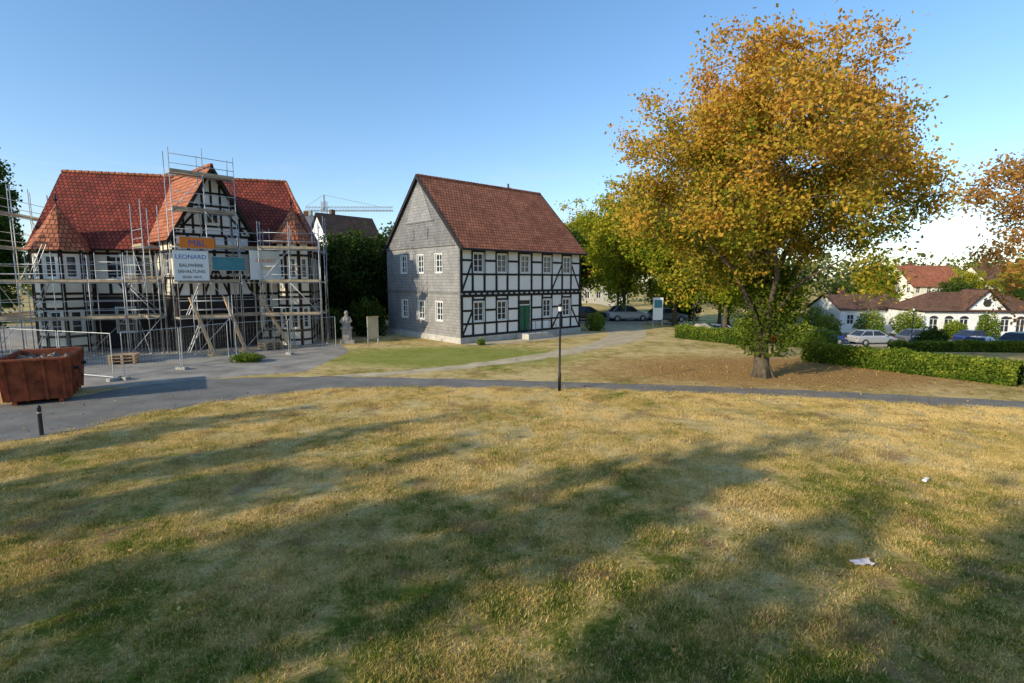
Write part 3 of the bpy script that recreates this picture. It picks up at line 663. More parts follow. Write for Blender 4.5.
# ------------------------------------------------------------------ scaffold
sc=MB(); pk=MB()
def scaf(p,d,out,nb,bl,depth,levels,top,planks=True,cross=True):
    p=Vector(p);d=Vector(d).normalized();out=Vector(out).normalized(); r=.024; S_=M['steel']
    for i in range(nb+1):
        for o in (0,depth):
            q=p+d*bl*i+out*o; j=rng.random()*.3; sc.tube(q,q+V(0,0,top+j),r,S_,6); sc.box((q.x,q.y,.02),.15,.15,.03,S_)
        for z in levels: sc.tube(p+d*bl*i+V(0,0,z),p+d*bl*i+out*depth+V(0,0,z),r,S_,5)
    for z in levels:
        for o in (0,depth): sc.tube(p+out*o+V(0,0,z),p+d*bl*nb+out*o+V(0,0,z),r,S_,5)
        for g in (.5,1.0):
            if z+g<=top+.1: sc.tube(p+out*depth+V(0,0,z+g),p+d*bl*nb+out*depth+V(0,0,z+g),r*.85,S_,5)
        for i in range(nb):
            if planks and rng.random()<.92:
                for k in range(3):
                    a=p+d*(bl*i+.02)+out*(.05+k*(depth-.1)/3)+V(0,0,z+.03)
                    pk.obox(a,d*(bl-.04),out*((depth-.1)/3-.02),V(0,0,.045),M['plank'])
                pk.obox(p+d*(bl*i+.02)+out*(depth+.03)+V(0,0,z+.05),d*(bl-.04),out*.03,V(0,0,.15),M['plank'])
    if cross:
        zz=[0]+list(levels)
        for k in range(len(zz)-1):
            i=k%nb; a,b=(i,i+1) if k%2==0 else (i+1,i)
            sc.tube(p+d*bl*a+out*(depth+.05)+V(0,0,zz[k]),p+d*bl*b+out*(depth+.05)+V(0,0,zz[k+1]),r*.85,S_,5)
def loc(s,w): return P0+vu*s+vw*w
scaf(loc(-.6,-2.4),vu,-vw,4,1.6,.9,[2,4],5.4)
scaf(loc(5.8,-2.1),vu,-vw,1,1.6,.9,[2,4],5.4)
scaf(loc(-.9,-1.6),vw,-vu,4,2.0,.9,[2,4,6,8],9.6)
scaf(WA+wnrm*.45-wa*.3,wa,wnrm,2,1.65,.9,[2,4,6,8,10],11.2)
scaf(WA+wnrm*.45+wa*3.1,wa,wnrm,1,1.8,.9,[2,4,6],7.3)
scaf(WA-wa*.6-wnrm*.2,-wnrm,-wa,1,2.0,.8,[2,4,6],8.3)
scaf(loc(12.6,-1.7),vu,-vw,2,1.7,.8,[2,4,6],7.4)
scaf(loc(15.5,-.8),vw,vu,1,2.1,.7,[2,4,6],8.2)
scaf(loc(3.2,-.75),vu,-vw,2,2.0,.7,[2,4.2],5.6)
scaf(loc(9.4,-3.4),vu,-vw,1,1.8,.8,[2],3.2)
se=empty('scaffolding',(WA.x,WA.y,0)); sc.build('steel_tubes',se,True,False); pk.build('planks',se,uv=False)
ld=MB()
for (q,dr) in ((WA+wnrm*.9+wa*.2,wa),(loc(1.2,-2.9),vu)):
    for z in (0,2,4):
        a=q+V(0,0,z);b=q+dr*.9+V(0,0,z+2.1); sd=Vector((-dr.y,dr.x,0))*.38
        ld.tube(a,b,.02,M['steel'],5); ld.tube(a+sd,b+sd,.02,M['steel'],5)
        for k in range(8): c=a.lerp(b,k/8); ld.tube(c,c+sd,.014,M['steel'],4)
ld.build('ladders',se,uv=False)
for i,(s_,l) in enumerate(((.1,1.5),(1.9,1.2),(3.9,1.5))):
    mb=MB(); top=WA+wa*s_+wnrm*1.55+V(0,0,3.2); bot=WA+wa*(s_+(.55 if i!=2 else 1.1))+wnrm*(1.55+l)
    mb.obox(bot,(top-bot),wa*.16,wnrm*.16,M['wood']); mb.obox(bot-wa*.2-wnrm*.2,wa*.6,wnrm*.6,V(0,0,.09),M['wood'])
    mb.build('timber_prop')
# pallets and stacked building material in the yard
def pallet_stack(cx,cy,rot,nlay,mat):
    mb=MB()
    for k in range(nlay):
        z=.02+k*.16
        ca,sa=math.cos(rot),math.sin(rot)
        for i in range(5): o=(i-2)*.2; mb.box((cx-sa*o,cy+ca*o,z+.13),1.2,.12,.02,mat,rot)
        for i in range(3): o=(i-1)*.5; mb.box((cx+ca*o,cy+sa*o,z+.065),.1,.9,.1,mat,rot)
    mb.build('pallet_stack')
pallet_stack(-19.6,26.0,.4,3,M['wood']); pallet_stack(-22.3,25.2,-.2,4,M['plank']); pallet_stack(-14.6,31.2,.9,3,M['plank'])
def board(name,o,u_,n_,w,hh,mat,texts=()):
    e=empty(name,o); mb=MB(); u_=Vector(u_).normalized(); n_=Vector(n_).normalized()
    mb.obox(Vector(o),u_*w,n_*.03,V(0,0,hh),mat)
    fr=M['steel']
    mb.obox(Vector(o)-V(0,0,.03)-u_*.01,u_*(w+.02),n_*.05,V(0,0,.028),fr); mb.obox(Vector(o)+V(0,0,hh+.002)-u_*.01,u_*(w+.02),n_*.05,V(0,0,.028),fr)
    mb.build('panel',e)
    for (txt,x,z,sz,m) in texts:
        cu=bpy.data.curves.new('lettering','FONT'); cu.body=txt; cu.size=sz; cu.extrude=.004; cu.align_x='CENTER'; cu.materials.append(m)
        ob=bpy.data.objects.new('lettering',cu); rot=Matrix((( u_.x,0,n_.x),(u_.y,0,n_.y),(0,1,0))).to_4x4()
        ob.matrix_world=Matrix.Translation(Vector(o)+u_*x+n_*.036+V(0,0,z))@rot
        m0=ob.matrix_world.copy(); COL.objects.link(ob); ob.parent=e; ob.matrix_parent_inverse=Matrix.Translation(-Vector(o)); ob.matrix_basis=m0
so=WA+wnrm*1.42
board('company_sign',so-wa*.1+V(0,0,5.95),wa,wnrm,1.8,.6,M['signorange'],[('M&L',.9,.12,.5,M['signblue'])])
board('company_board',so-wa*.45+V(0,0,4.15),wa,wnrm,1.75,1.65,M['signwhite'],[('LEONARD',.87,1.2,.34,M['signblue']),('BAUWERK',.87,.75,.26,M['timber']),('ERHALTUNG',.87,.42,.24,M['timber']),('05281 4410',.87,.12,.2,M['timber'])])
board('banner',so+wa*3.6+V(0,0,4.2),wa,wnrm,1.9,1.75,M['signwhite'],[('GERUEST',.95,1.05,.3,M['signorange']),('BAU',.95,.6,.34,M['signyellow'])])
board('tarpaulin',so+wa*1.5+V(0,0,4.75),wa,wnrm,1.8,.75,M['tarp'])

cf=MB(); S_=M['steel']
def fence(p0,p1):
    p0=Vector(p0);p1=Vector(p1); L=(p1-p0).length; n_=max(1,round(L/3.4)); d=(p1-p0)/n_
    for i in range(n_):
        a=p0+d*i+d*.02;b=p0+d*(i+1)-d*.02
        for q in (a,b): cf.tube(q+V(0,0,.05),q+V(0,0,2.0),.019,S_,5)
        for z in (.15,1.98): cf.tube(a+V(0,0,z),b+V(0,0,z),.015,S_,5)
        for k in range(1,18): q=a.lerp(b,k/18); cf.tube(q+V(0,0,.15),q+V(0,0,1.98),.0016,S_,3)
        for k in range(1,6): cf.tube(a+V(0,0,.15+k*.3),b+V(0,0,.15+k*.3),.0016,S_,3)
        s=Vector((-d.y,d.x,0)).normalized(); cf.obox(a-d*.06-s*.3,d.normalized()*.22,s*.6,V(0,0,.14),M['kerb'])
fence((-16.4,21.6,0),(-14.6,26.6,0)); fence((-14.4,26.8,0),(-10.6,31.2,0)); fence((-16.6,21.4,0),(-23.0,23.6,0))
cf.build('construction_fence',uv=False)

# ------------------------------------------------------------------ skip (waste container)
def skip(c,rot):
    e=empty('waste_skip',(c[0],c[1],0)); mb=MB(); ca,sa=math.cos(rot),math.sin(rot)
    def T(x,y,z): return V(c[0]+x*ca-y*sa,c[1]+x*sa+y*ca,z)
    lb,lt,w=1.2,1.5,.9; z0,z1=.15,1.55; R_=M['rust']
    B=[T(-lb,-w*.92,z0),T(lb,-w*.92,z0),T(lb,w*.92,z0),T(-lb,w*.92,z0)]; Tp=[T(-lt,-w,z1),T(lt,-w,z1),T(lt,w,z1),T(-lt,w,z1)]
    Bi=[T(-lb+.05,-w*.92+.05,z0+.05),T(lb-.05,-w*.92+.05,z0+.05),T(lb-.05,w*.92-.05,z0+.05),T(-lb+.05,w*.92-.05,z0+.05)]; Ti=[T(-lt+.06,-w+.06,z1),T(lt-.06,-w+.06,z1),T(lt-.06,w-.06,z1),T(-lt+.06,w-.06,z1)]
    mb.poly(B[::-1],R_); mb.poly(Bi,R_)
    for i in range(4):
        j=(i+1)%4; mb.poly([B[i],B[j],Tp[j],Tp[i]],R_); mb.poly([Bi[j],Bi[i],Ti[i],Ti[j]],R_); mb.poly([Tp[i],Tp[j],Ti[j],Ti[i]],R_)
    mb.build('body',e)
    rb=MB()
    for i in range(4):
        j=(i+1)%4; rb.tube(Tp[i],Tp[j],.06,R_,6)
    for s in (-1,1):
        for f in (-.9,-.45,0,.45,.9):
            a=T(lb*f,s*(w*.92+.03),z0);b=T(lt*f,s*(w+.03),z1); rb.chain([a,b],[.06,.06],R_,4)
        for f in (-.85,-.3,.3,.85):
            a=T(s*(lb+.03),f*w*.95,z0);b=T(s*(lt+.03),f*w*.95,z1); rb.chain([a,b],[.06,.06],R_,4)
        for f in (-.45,.45):
            a=T(lt*f,s*(w+.05),1.1); rb.tube(a,T(lt*f,s*(w+.2),1.1),.06,M['black'],8)
        rb.obox(T(-lb,s*.6-.06,0),T(lb,s*.6-.06,0)-T(-lb,s*.6-.06,0),T(0,.12,0)-T(0,0,0),V(0,0,.15),R_)
    rb.build('ribs_and_rim',e)
    rub=MB(); g=14
    P=[[T(-lt*.88+2*lt*.88*i/g,-w*.86+2*w*.86*j/g,1.2+.28*mnoise.noise(Vector((i*.6,j*.6,1)))+.15) for j in range(g+1)] for i in range(g+1)]
    for i in range(g):
        for j in range(g): rub.poly([P[i][j],P[i+1][j],P[i+1][j+1],P[i][j+1]],M['rubble'])
    for k in range(9):
        x,y=(rng.random(2)-.5)*np.array([1.8,.9]); a=rng.random()*3; rub.obox(T(x,y,1.32),T(math.cos(a)*.6,math.sin(a)*.6,.2*rng.random())-T(0,0,0),V(.08,0,0),V(0,0,.04),M['plank'] if k%3==0 else M['timber_brown'])
    rub.build('rubble',e)
skip((-16.7,18.3),2.12)

# ------------------------------------------------------------------ street furniture
def lamp(x,y,ht=3.3):
    e=empty('street_lamp',(x,y,0)); mb=MB(); B=M['black']; z=h(x,y)
    mb.chain([V(x,y,z),V(x,y,z+.7),V(x,y,z+.72),V(x,y,z+ht-.3)],[.06,.06,.042,.036],B,10); mb.build('pole',e,True,False)
    k=MB(); k.chain([V(x,y,z+ht-.3),V(x,y,z+ht-.27)],[.05,.07],B,12)
    k.chain([V(x,y,z+ht-.27),V(x,y,z+ht-.1)],[.06,.075],M['wframe'],12)
    k.chain([V(x,y,z+ht-.1),V(x,y,z+ht-.07),V(x,y,z+ht)],[.11,.10,.03],B,12); k.build('lantern',e)
lamp(1.8,19.4); lamp(17.2,49,4.5); lamp(34,44,4.0)
bo=MB(); bo.chain([V(-12.75,13.7,0),V(-12.75,13.7,.78),V(-12.75,13.7,.84)],[.05,.05,.02],M['black'],10); bo.chain([V(-12.75,13.7,.62),V(-12.75,13.7,.66)],[.056,.056],M['kerb'],10); bo.build('bollard')
mo=MB(); cx,cy=-10.95,34.3; SS=M['statue']
mo.box((cx,cy,.12),.9,.9,.24,SS,.3); mo.box((cx,cy,.6),.6,.6,.75,SS,.3); mo.box((cx,cy,1.02),.75,.75,.1,SS,.3)
mo.chain([V(cx,cy,1.07),V(cx,cy,1.25),V(cx,cy,1.5),V(cx,cy,1.75),V(cx,cy,1.85)],[.3,.24,.27,.2,.1],SS,10); mo.chain([V(cx,cy,1.82),V(cx,cy,1.9),V(cx,cy,2.02),V(cx,cy,2.13),V(cx,cy,2.17)],[.07,.11,.14,.1,.02],SS,10)
mo.chain([V(cx-.18,cy-.1,1.7),V(cx-.33,cy-.16,1.45),V(cx-.15,cy-.26,1.3)],[.08,.07,.05],SS,7); mo.chain([V(cx+.18,cy+.05,1.7),V(cx+.33,cy-.06,1.45),V(cx+.15,cy-.22,1.35)],[.08,.07,.05],SS,7)
mo.build('stone_statue')
nf=MB(); 
for q in (V(-9.0,32.3),V(-8.5,32.8)): nf.tube(q,q+V(0,0,1.9),.04,M['steel'],6)
nf.obox(V(-9.0,32.3,.5),V(.5,.5,0),V(.02,-.02,0),V(0,0,1.35),M['gravel']); nf.obox(V(-9.04,32.26,1.85),V(.58,.58,0),V(.05,-.05,0),V(0,0,.06),M['wood'])
nf.build('notice_board')
sg=MB(); sg.obox(V(12.6,46.4,.6),V(.9,.1,0),V(0,.08,0),V(0,0,2.0),M['signwhite']); sg.obox(V(12.7,46.38,1.7),V(.7,.08,0),V(0,.03,0),V(0,0,.7),M['tarp'])
for x in (12.65,13.45): sg.tube(V(x,46.5,0),V(x,46.5,.7),.04,M['steel'])
sg.build('information_sign')
def boulder(c,s):
    bpy.ops.mesh.primitive_ico_sphere_add(subdivisions=4,radius=1,location=(0,0,0)); o=bpy.context.object; o.name='boulder'
    for v in o.data.vertices:
        k=1+.35*mnoise.noise(v.co*1.3+Vector(c))+.12*mnoise.noise(v.co*4); v.co=Vector((v.co.x*s[0]*k,v.co.y*s[1]*k,v.co.z*s[2]*k))
    o.location=c; o.data.materials.append(M['sandstone'])
    o.data.polygons.foreach_set('use_smooth',[True]*len(o.data.polygons))
boulder((14.3,38.6,.35),(.75,.6,.6))
li=MB()
bx_,by_=5.0,7.15
for i in range(6):
    for j in range(4):
        f=lambda a,b:V(bx_+a*.05+.02*math.sin(b*2),by_+b*.04,.07+.035*mnoise.noise(Vector((a*.9,b*.9,3))))
        li.poly([f(i,j),f(i+1,j),f(i+1,j+1),f(i,j+1)],M['litter'])
li.build('paper_litter',smooth=True)
li=MB(); li.box((8.6,10.4,.06),.12,.07,.04,M['signwhite'],.6); li.box((8.66,10.44,.085),.06,.04,.03,M['litter'],.2); li.build('paper_scrap')

# ------------------------------------------------------------------ cars
def carpaint(name,col):
    m=plain(name,col,.3,.04,2,0,.2,.6); m.node_tree.nodes['Principled BSDF'].inputs['Coat Weight'].default_value=.6; return m
CP={k:carpaint('car_paint_'+k,c) for k,c in dict(silver=(.45,.46,.48),black=(.02,.02,.022),blue=(.03,.06,.2),red=(.35,.02,.02),white=(.75,.75,.75),grey=(.14,.15,.17)).items()}
def car(x,y,rot,col,tall=0):
    z0=h(x,y)+.065; e=empty('parked_car',(x,y,z0)); ca,sa=math.cos(rot),math.sin(rot); pm=CP[col]
    def T(a,b,c): return V(x+a*ca-b*sa,y+a*sa+b*ca,z0+c)
    mb=MB(); st=[(-2.1,.62,.55,.80),(-2.02,.78,.32,.92),(-1.4,.84,.26,.97),(-.4,.86,.24,.96),(.9,.86,.24,.95),(1.5,.83,.27,.86),(1.98,.76,.32,.72),(2.12,.6,.45,.6)]
    rings=[]
    for (a,w,zl,zt) in st:
        rings.append([T(a,-w*.9,zl),T(a,-w,zl+.14),T(a,-w,zt-.16),T(a,-w*.9,zt),T(a,w*.9,zt),T(a,w,zt-.16),T(a,w,zl+.14),T(a,w*.9,zl)])
    for i in range(len(rings)-1):
        for j in range(8): mb.poly([rings[i][j],rings[i][(j+1)%8],rings[i+1][(j+1)%8],rings[i+1][j]],pm)
    mb.poly(rings[0],pm); mb.poly(rings[-1][::-1],pm)
    zr=1.42+tall
    B=[T(-1.75,-.76,.95),T(1.05,-.76,.93),T(1.05,.76,.93),T(-1.75,.76,.95)]; Tt=[T(-1.2,-.6,zr-.04),T(.3,-.6,zr-.04),T(.3,.6,zr-.04),T(-1.2,.6,zr-.04)]
    for i in range(4):
        j=(i+1)%4; mb.poly([B[i],B[j],Tt[j],Tt[i]],M['glass'])
    R2=[T(-1.1,-.5,zr+.02),T(.2,-.5,zr+.02),T(.2,.5,zr+.02),T(-1.1,.5,zr+.02)]
    mb.poly(R2,pm)
    for i in range(4):
        j=(i+1)%4; mb.poly([Tt[i],Tt[j],R2[j],R2[i]],pm)
        mb.tube(B[i],Tt[i],.035,pm,5)
    for s in (-1,1): mb.tube(T(-.45,s*.77,.95),T(-.42,s*.61,zr-.04),.03,pm,5); mb.box(T(.75,s*.93,1.0),.12,.14,.1,pm,rot)
    for s in (-1,1):
        mb.box(T(2.03,s*.55,.62),.1,.28,.12,M['wframe'],rot); mb.box(T(-2.06,s*.6,.72),.06,.2,.16,CP['red'],rot)
    mb.box(T(2.1,0,.42),.06,.5,.11,M['signwhite'],rot)
    mb.build('body',e,uv=False)
    wl=MB()
    for a in (-1.3,1.32):
        for s in (-1,1):
            wl.tube(T(a,s*.68,.31),T(a,s*.88,.31),.31,M['rubber'],16); wl.tube(T(a,s*.86,.31),T(a,s*.89,.31),.19,M['steel'],12)
    wl.build('wheels',e,uv=False)
for c in [(7.6,53,.1,'black'),(11.6,52.4,.15,'silver',.1),(16,54,.1,'grey'),(21.5,53.2,.05,'white'),(26,52,.0,'red'),
          (30.5,51.0,.1,'blue'),(35.2,50.6,.1,'silver'),(40,50.5,0,'grey',.1),(33.5,41.5,.5,'black'),(37.5,41.2,.5,'blue'),(41.5,40.6,.45,'silver'),(36,36.2,.4,'grey'),(45.5,42,.5,'white'),(50,43,.5,'black'),(45.5,50.3,0,'blue')]: car(*c)

# ------------------------------------------------------------------ background houses
def bghouse(name,cx,cy,rot,L,W,E,R,wm,rm,frame=False,zb=None,win=True):
    z0=h(cx,cy) if zb is None else zb; e=empty(name,(cx,cy,z0)); u=V(math.cos(rot),math.sin(rot)); g=V(-math.sin(rot),math.cos(rot)); o=V(cx,cy)-u*L/2-g*W/2
    w=MB();wn=MB();r=MB()
    for (oo,uu,nn,LL) in ((o,u,-g,L),(o,g,-u,W),(o+u*L,g,u,W),(o+g*W,u,g,L)):
        Wl=Wall(oo,uu,nn); hs=[]
        k=max(1,int(LL/2.2))
        if win:
            zz=z0+1.0
            while zz+1.3<z0+E:
                for i in range(k):
                    c=LL*(i+.5)/k; hs.append((c-.45,c+.45,zz,zz+1.2))
                zz+=2.7
        Wl.surf(w,0,LL,z0-.5,z0+E,hs,wm)
        for q in hs: Wl.window(wn,*q,2,2,casing=False)
    for (oo,nn) in ((o,-u),(o+u*L,u)):
        Wl=Wall(oo,g,nn); w.poly([Wl.P(0,z0+E),Wl.P(W,z0+E),Wl.P(W/2,z0+R)],wm)
        if R-E>2.4: Wl.bx(wn,W/2-.35,W/2+.35,z0+E+.4,z0+E+1.4,.0,.03,M['glass'])
    sl=(R-E)/(W/2)
    def Q(a,b,z): q=o+u*a+g*b; return V(q.x,q.y,z+z0+.12)
    slab(r,[Q(-.3,-.4,E-.4*sl),Q(L+.3,-.4,E-.4*sl),Q(L+.3,W/2,R),Q(-.3,W/2,R)],rm); slab(r,[Q(-.3,W+.4,E-.4*sl),Q(L+.3,W+.4,E-.4*sl),Q(L+.3,W/2+.01,R),Q(-.3,W/2+.01,R)],rm)
    q=Q(L*.3,W/2+.5,R); r.box((q.x,q.y,z0+R),.6,.6,1.6,M['tile3'],rot)
    w.build('walls',e); wn.build('windows',e); r.build('roof',e)
bghouse('white_house',-24.5,78,.9,9,8,7.6,13.4,M['white'],M['tile3']); bghouse('white_house',-29,80,.2,10,8,8.2,13.6,M['cream'],M['slate'])
bghouse('red_roof_house',15.5,98,.3,9,8,5.0,8.4,M['cream'],M['tile2'])
bghouse('red_roof_house',43.5,66,.05,8,6,2.9,4.5,M['white'],M['tile3'])
bghouse('red_roof_house',86,110,.1,12,9,5.2,9.2,M['cream'],M['tile']); bghouse('red_roof_house',103,112,.1,11,9,5.2,9.2,M['cream'],M['tile3'])
def pavilion():
    cx,cy,rot=51.0,59.0,-.12; z0=h(cx,cy); L,W,E,R=12,7,3.1,4.9
    e=empty('white_pavilion',(cx,cy,z0)); u=V(math.cos(rot),math.sin(rot)); g=V(-math.sin(rot),math.cos(rot)); o=V(cx,cy)-u*L/2-g*W/2
    w=MB();wn=MB();r=MB(); F=Wall(o,u,-g); hs=[(c-.45,c+.45,z0+.8,z0+2.2) for c in (1.0,2.5,4.0,8.0,9.5,11.0)]+[(5.4,6.6,z0+.1,z0+2.3)]
    F.surf(w,0,L,z0-.5,z0+E,hs,M['white'])
    for q in hs:
        F.window(wn,*q,2,2,casing=False)
        c=(q[0]+q[1])/2; rr=(q[1]-q[0])/2; pts=[F.P(c+rr*math.cos(t*math.pi/8),q[3]+rr*.7*math.sin(t*math.pi/8),.012) for t in range(9)]; wn.poly(pts,M['glass'])
    for (oo,uu,nn,LL) in ((o,g,-u,W),(o+u*L,g,u,W),(o+g*W,u,g,L)):
        Wall(oo,uu,nn).surf(w,0,LL,z0-.5,z0+E,[],M['white'])
    F.bx(w,4.1,7.9,z0+E-.2,z0+E,.0,.1,M['white']); w.poly([F.P(4.0,z0+E,.1),F.P(8.0,z0+E,.1),F.P(6.0,z0+5.2,.1)],M['white'])
    wn.chain([F.P(6.0,z0+3.9,.12),F.P(6.0,z0+3.9,.14)],[.4,.4],M['glass'],16)
    def Q(a,b,z): q=o+u*a+g*b; return V(q.x,q.y,z+z0+.1)
    hp=2.5
    slab(r,[Q(-.3,-.4,E-.15),Q(L+.3,-.4,E-.15),Q(L-hp,W/2,R),Q(hp,W/2,R)],M['tile3']); slab(r,[Q(-.3,W+.4,E-.15),Q(L+.3,W+.4,E-.15),Q(L-hp,W/2,R),Q(hp,W/2,R)],M['tile3'])
    slab(r,[Q(-.3,-.4,E-.15),Q(-.3,W+.4,E-.15),Q(hp,W/2,R)],M['tile3']); slab(r,[Q(L+.3,-.4,E-.15),Q(L+.3,W+.4,E-.15),Q(L-hp,W/2,R)],M['tile3'])
    slab(r,[Q(3.8,-.35,E-.05),Q(6.0,-.35,5.3),Q(6.0,W/2,5.3),Q(3.8,W/2,E)],M['tile3']); slab(r,[Q(8.2,-.35,E-.05),Q(6.0,-.35,5.3),Q(6.0,W/2,5.3),Q(8.2,W/2,E)],M['tile3'])
    w.build('walls',e); wn.build('windows',e); r.build('roof',e)
pavilion()
cr=MB(); Y=170; xt=-60; zt=26; G_=M['steel']
for dx,dy in ((-.7,-.7),(.7,-.7),(.7,.7),(-.7,.7)): cr.tube(V(xt+dx,Y+dy,0),V(xt+dx,Y+dy,zt+3),.12,G_,4)
for i in range(14): cr.tube(V(xt-.7,Y-.7,i*2),V(xt+.7,Y-.7,i*2+2),.08,G_,4); cr.tube(V(xt+.7,Y-.7,i*2+2),V(xt-.7,Y-.7,i*2+2),.08,G_,4)
for z,dy in ((zt,-.6),(zt,.6),(zt+1.2,0)): cr.tube(V(xt-6,Y+dy,z),V(xt+22,Y+dy,z),.12,G_,4)
for i in range(28): x=xt-6+i; cr.tube(V(x,Y-.6,zt),V(x+.5,Y,zt+1.2),.07,G_,4); cr.tube(V(x+.5,Y,zt+1.2),V(x+1,Y-.6,zt),.07,G_,4)
cr.tube(V(xt,Y,zt+5),V(xt+18,Y,zt+1.2),.06,G_,4); cr.tube(V(xt,Y,zt+5),V(xt-6,Y,zt+1.2),.06,G_,4); cr.tube(V(xt,Y,zt),V(xt,Y,zt+5),.3,G_,4); cr.box((xt-5,Y,zt-1),2,1.5,2,M['kerb'])
cr.build('tower_crane',uv=False)

# ------------------------------------------------------------------ grass
def ylow(x):
    xs=[p[0] for p in low]; ys=[p[1] for p in low]; return float(np.interp(x,xs,ys))
P=[];F_=[];VA=[]
tr=random.Random(3)
for i in range(330):
    a=tr.random()*6.283; r=.34*math.sqrt(tr.random()); x,y=r*math.cos(a),r*math.sin(a); ht=.02+.035*tr.random(); th=tr.random()*6.283; w=.004+.003*tr.random(); lx,ly=(tr.random()-.5)*.08,(tr.random()-.5)*.08
    k=len(P); P+=[(x-w*math.cos(th),y-w*math.sin(th),-.01),(x+w*math.cos(th),y+w*math.sin(th),-.01),(x+lx,y+ly,ht)]; F_.append((k,k+1,k+2)); VA+=[tr.random()]*3
me=bpy.data.meshes.new('grass_tuft'); me.from_pydata(P,[],F_); me.materials.append(M['blade'])
at=me.attributes.new('var','FLOAT','POINT'); at.data.foreach_set('value',VA)
tuft=bpy.data.objects.new('grass_tuft',me)
pts=[]
while len(pts)<2300:
    y=4.3+15.5*rng.random()**.85; x=(rng.random()*2-1)*(y+1.5)
    if y<ylow(x)-.15 and mnoise.noise(Vector((x*1.3,y*1.3,4)))>-.18: pts.append((x,y,0))
for i in range(160):   # ragged edge along the path
    x=-12+34*rng.random(); pts.append((x,ylow(x)-.15+.2*rng.random(),0))
pm=bpy.data.meshes.new('lawn_grass'); pm.from_pydata(pts,[],[]); lg=bpy.data.objects.new('lawn_grass',pm); COL.objects.link(lg)
COL.objects.link(tuft); tuft.parent=lg; tuft.location=(0,-6,-.5)
gn=bpy.data.node_groups.new('scatter_grass','GeometryNodeTree')
gn.interface.new_socket('Geometry',in_out='INPUT',socket_type='NodeSocketGeometry'); gn.interface.new_socket('Geometry',in_out='OUTPUT',socket_type='NodeSocketGeometry')
gi=gn.nodes.new('NodeGroupInput'); go=gn.nodes.new('NodeGroupOutput'); ip=gn.nodes.new('GeometryNodeInstanceOnPoints'); oi=gn.nodes.new('GeometryNodeObjectInfo'); oi.inputs[0].default_value=tuft
rv=gn.nodes.new('FunctionNodeRandomValue'); rv.data_type='FLOAT_VECTOR'; rv.inputs[0].default_value=(0,0,0); rv.inputs[1].default_value=(0,0,6.28)
rs=gn.nodes.new('FunctionNodeRandomValue'); rs.data_type='FLOAT'
rs.inputs[2].default_value=.7; rs.inputs[3].default_value=1.4
gn.links.new(gi.outputs[0],ip.inputs['Points']); gn.links.new(oi.outputs['Geometry'],ip.inputs['Instance']); gn.links.new(rv.outputs[0],ip.inputs['Rotation']); gn.links.new(rs.outputs[1],ip.inputs['Scale']); gn.links.new(ip.outputs[0],go.inputs[0])
md=lg.modifiers.new('scatter','NODES'); md.node_group=gn
n=3200; y=4.5+15*rng.random(n)**.8; x=(rng.random(n)*2-1)*(y+1); z=np.full(n,.035)
n2=6000; x2=11+rng.normal(size=n2)*5.5; y2=23+rng.normal(size=n2)*3.2; z2=np.full(n2,.03)
quadmesh('fallen_leaves',np.stack([np.r_[x,x2],np.r_[y,y2],np.r_[z,z2]],axis=1),.055,rng.random(n+n2),leafmat('leaves_fallen',[(0,(.12,.06,.02)),(.5,(.35,.18,.06)),(1,(.55,.4,.14))],.1),flat=True,aspect=.8)

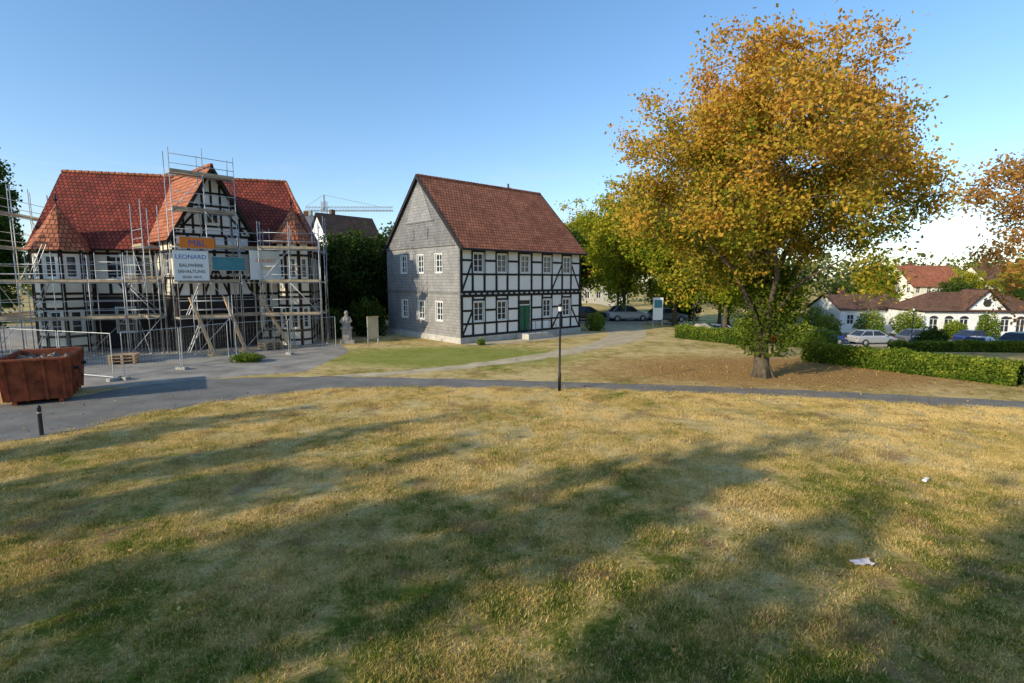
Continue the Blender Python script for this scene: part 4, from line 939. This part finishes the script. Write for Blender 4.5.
# ------------------------------------------------------------------ world, sun, camera
w=bpy.data.worlds.new('World'); scene.world=w; w.use_nodes=True; nt=w.node_tree; nt.nodes.clear()
out=nt.nodes.new('ShaderNodeOutputWorld'); bg=nt.nodes.new('ShaderNodeBackground'); sky=nt.nodes.new('ShaderNodeTexSky'); sky.sky_type='NISHITA'; sky.sun_disc=False
sky.sun_elevation=SUN_EL; sky.sun_rotation=SUN_AZ; sky.air_density=1.0; sky.dust_density=.5; sky.ozone_density=2.0
tc=nt.nodes.new('ShaderNodeTexCoord'); sp=nt.nodes.new('ShaderNodeSeparateXYZ'); nt.links.new(tc.outputs['Generated'],sp.inputs[0])
tint=ramp(nt,[(.0,(.78,.80,.86)),(.10,(.78,.84,.93)),(.5,(.68,.90,1.0))],sp.outputs['Z'])
mul=N(nt,'ShaderNodeMixRGB',blend_type='MULTIPLY'); mul.inputs[0].default_value=1; nt.links.new(sky.outputs[0],mul.inputs[1]); nt.links.new(tint.outputs[0],mul.inputs[2])
gain=N(nt,'ShaderNodeVectorMath',operation='SCALE'); gain.inputs['Scale'].default_value=1.6; nt.links.new(mul.outputs[0],gain.inputs[0])
mp=N(nt,'ShaderNodeMapping'); mp.inputs['Scale'].default_value=(3,3,16); nt.links.new(tc.outputs['Generated'],mp.inputs[0])
cn=noise_node(nt,mp.outputs[0],1.6,7,.6); cr1=ramp(nt,[(.58,(0,0,0)),(.78,(1,1,1))],cn.outputs['Fac'])
band=ramp(nt,[(.0,(.2,.2,.2)),(.12,(.5,.5,.5)),(.24,(0,0,0))],sp.outputs['Z'])
cm=N(nt,'ShaderNodeMixRGB',blend_type='MULTIPLY'); cm.inputs[0].default_value=1; nt.links.new(cr1.outputs[0],cm.inputs[1]); nt.links.new(band.outputs[0],cm.inputs[2])
mixc=N(nt,'ShaderNodeMixRGB'); nt.links.new(cm.outputs[0],mixc.inputs[0]); nt.links.new(gain.outputs[0],mixc.inputs[1]); mixc.inputs[2].default_value=(5.8,5.6,5.6,1)
bg.inputs[1].default_value=.15; nt.links.new(mixc.outputs[0],bg.inputs[0]); nt.links.new(bg.outputs[0],out.inputs[0])
sl=bpy.data.lights.new('sun','SUN'); sl.energy=5; sl.angle=math.radians(.5); sl.color=(1,.88,.64); so_=bpy.data.objects.new('sun',sl); COL.objects.link(so_)
d=Vector((math.sin(SUN_AZ)*math.cos(SUN_EL),math.cos(SUN_AZ)*math.cos(SUN_EL),math.sin(SUN_EL))); so_.rotation_euler=d.to_track_quat('Z','Y').to_euler(); so_.location=d*60
cam=bpy.data.cameras.new('camera'); cam.lens=520/1024*36; cam.sensor_width=36; cam.clip_end=4000; co=bpy.data.objects.new('camera',cam); co.location=(0,0,4.2); co.rotation_euler=(math.radians(90-6.8),0,0); COL.objects.link(co); scene.camera=co
scene.view_settings.view_transform='Standard'; scene.view_settings.look='None'; scene.view_settings.exposure=0
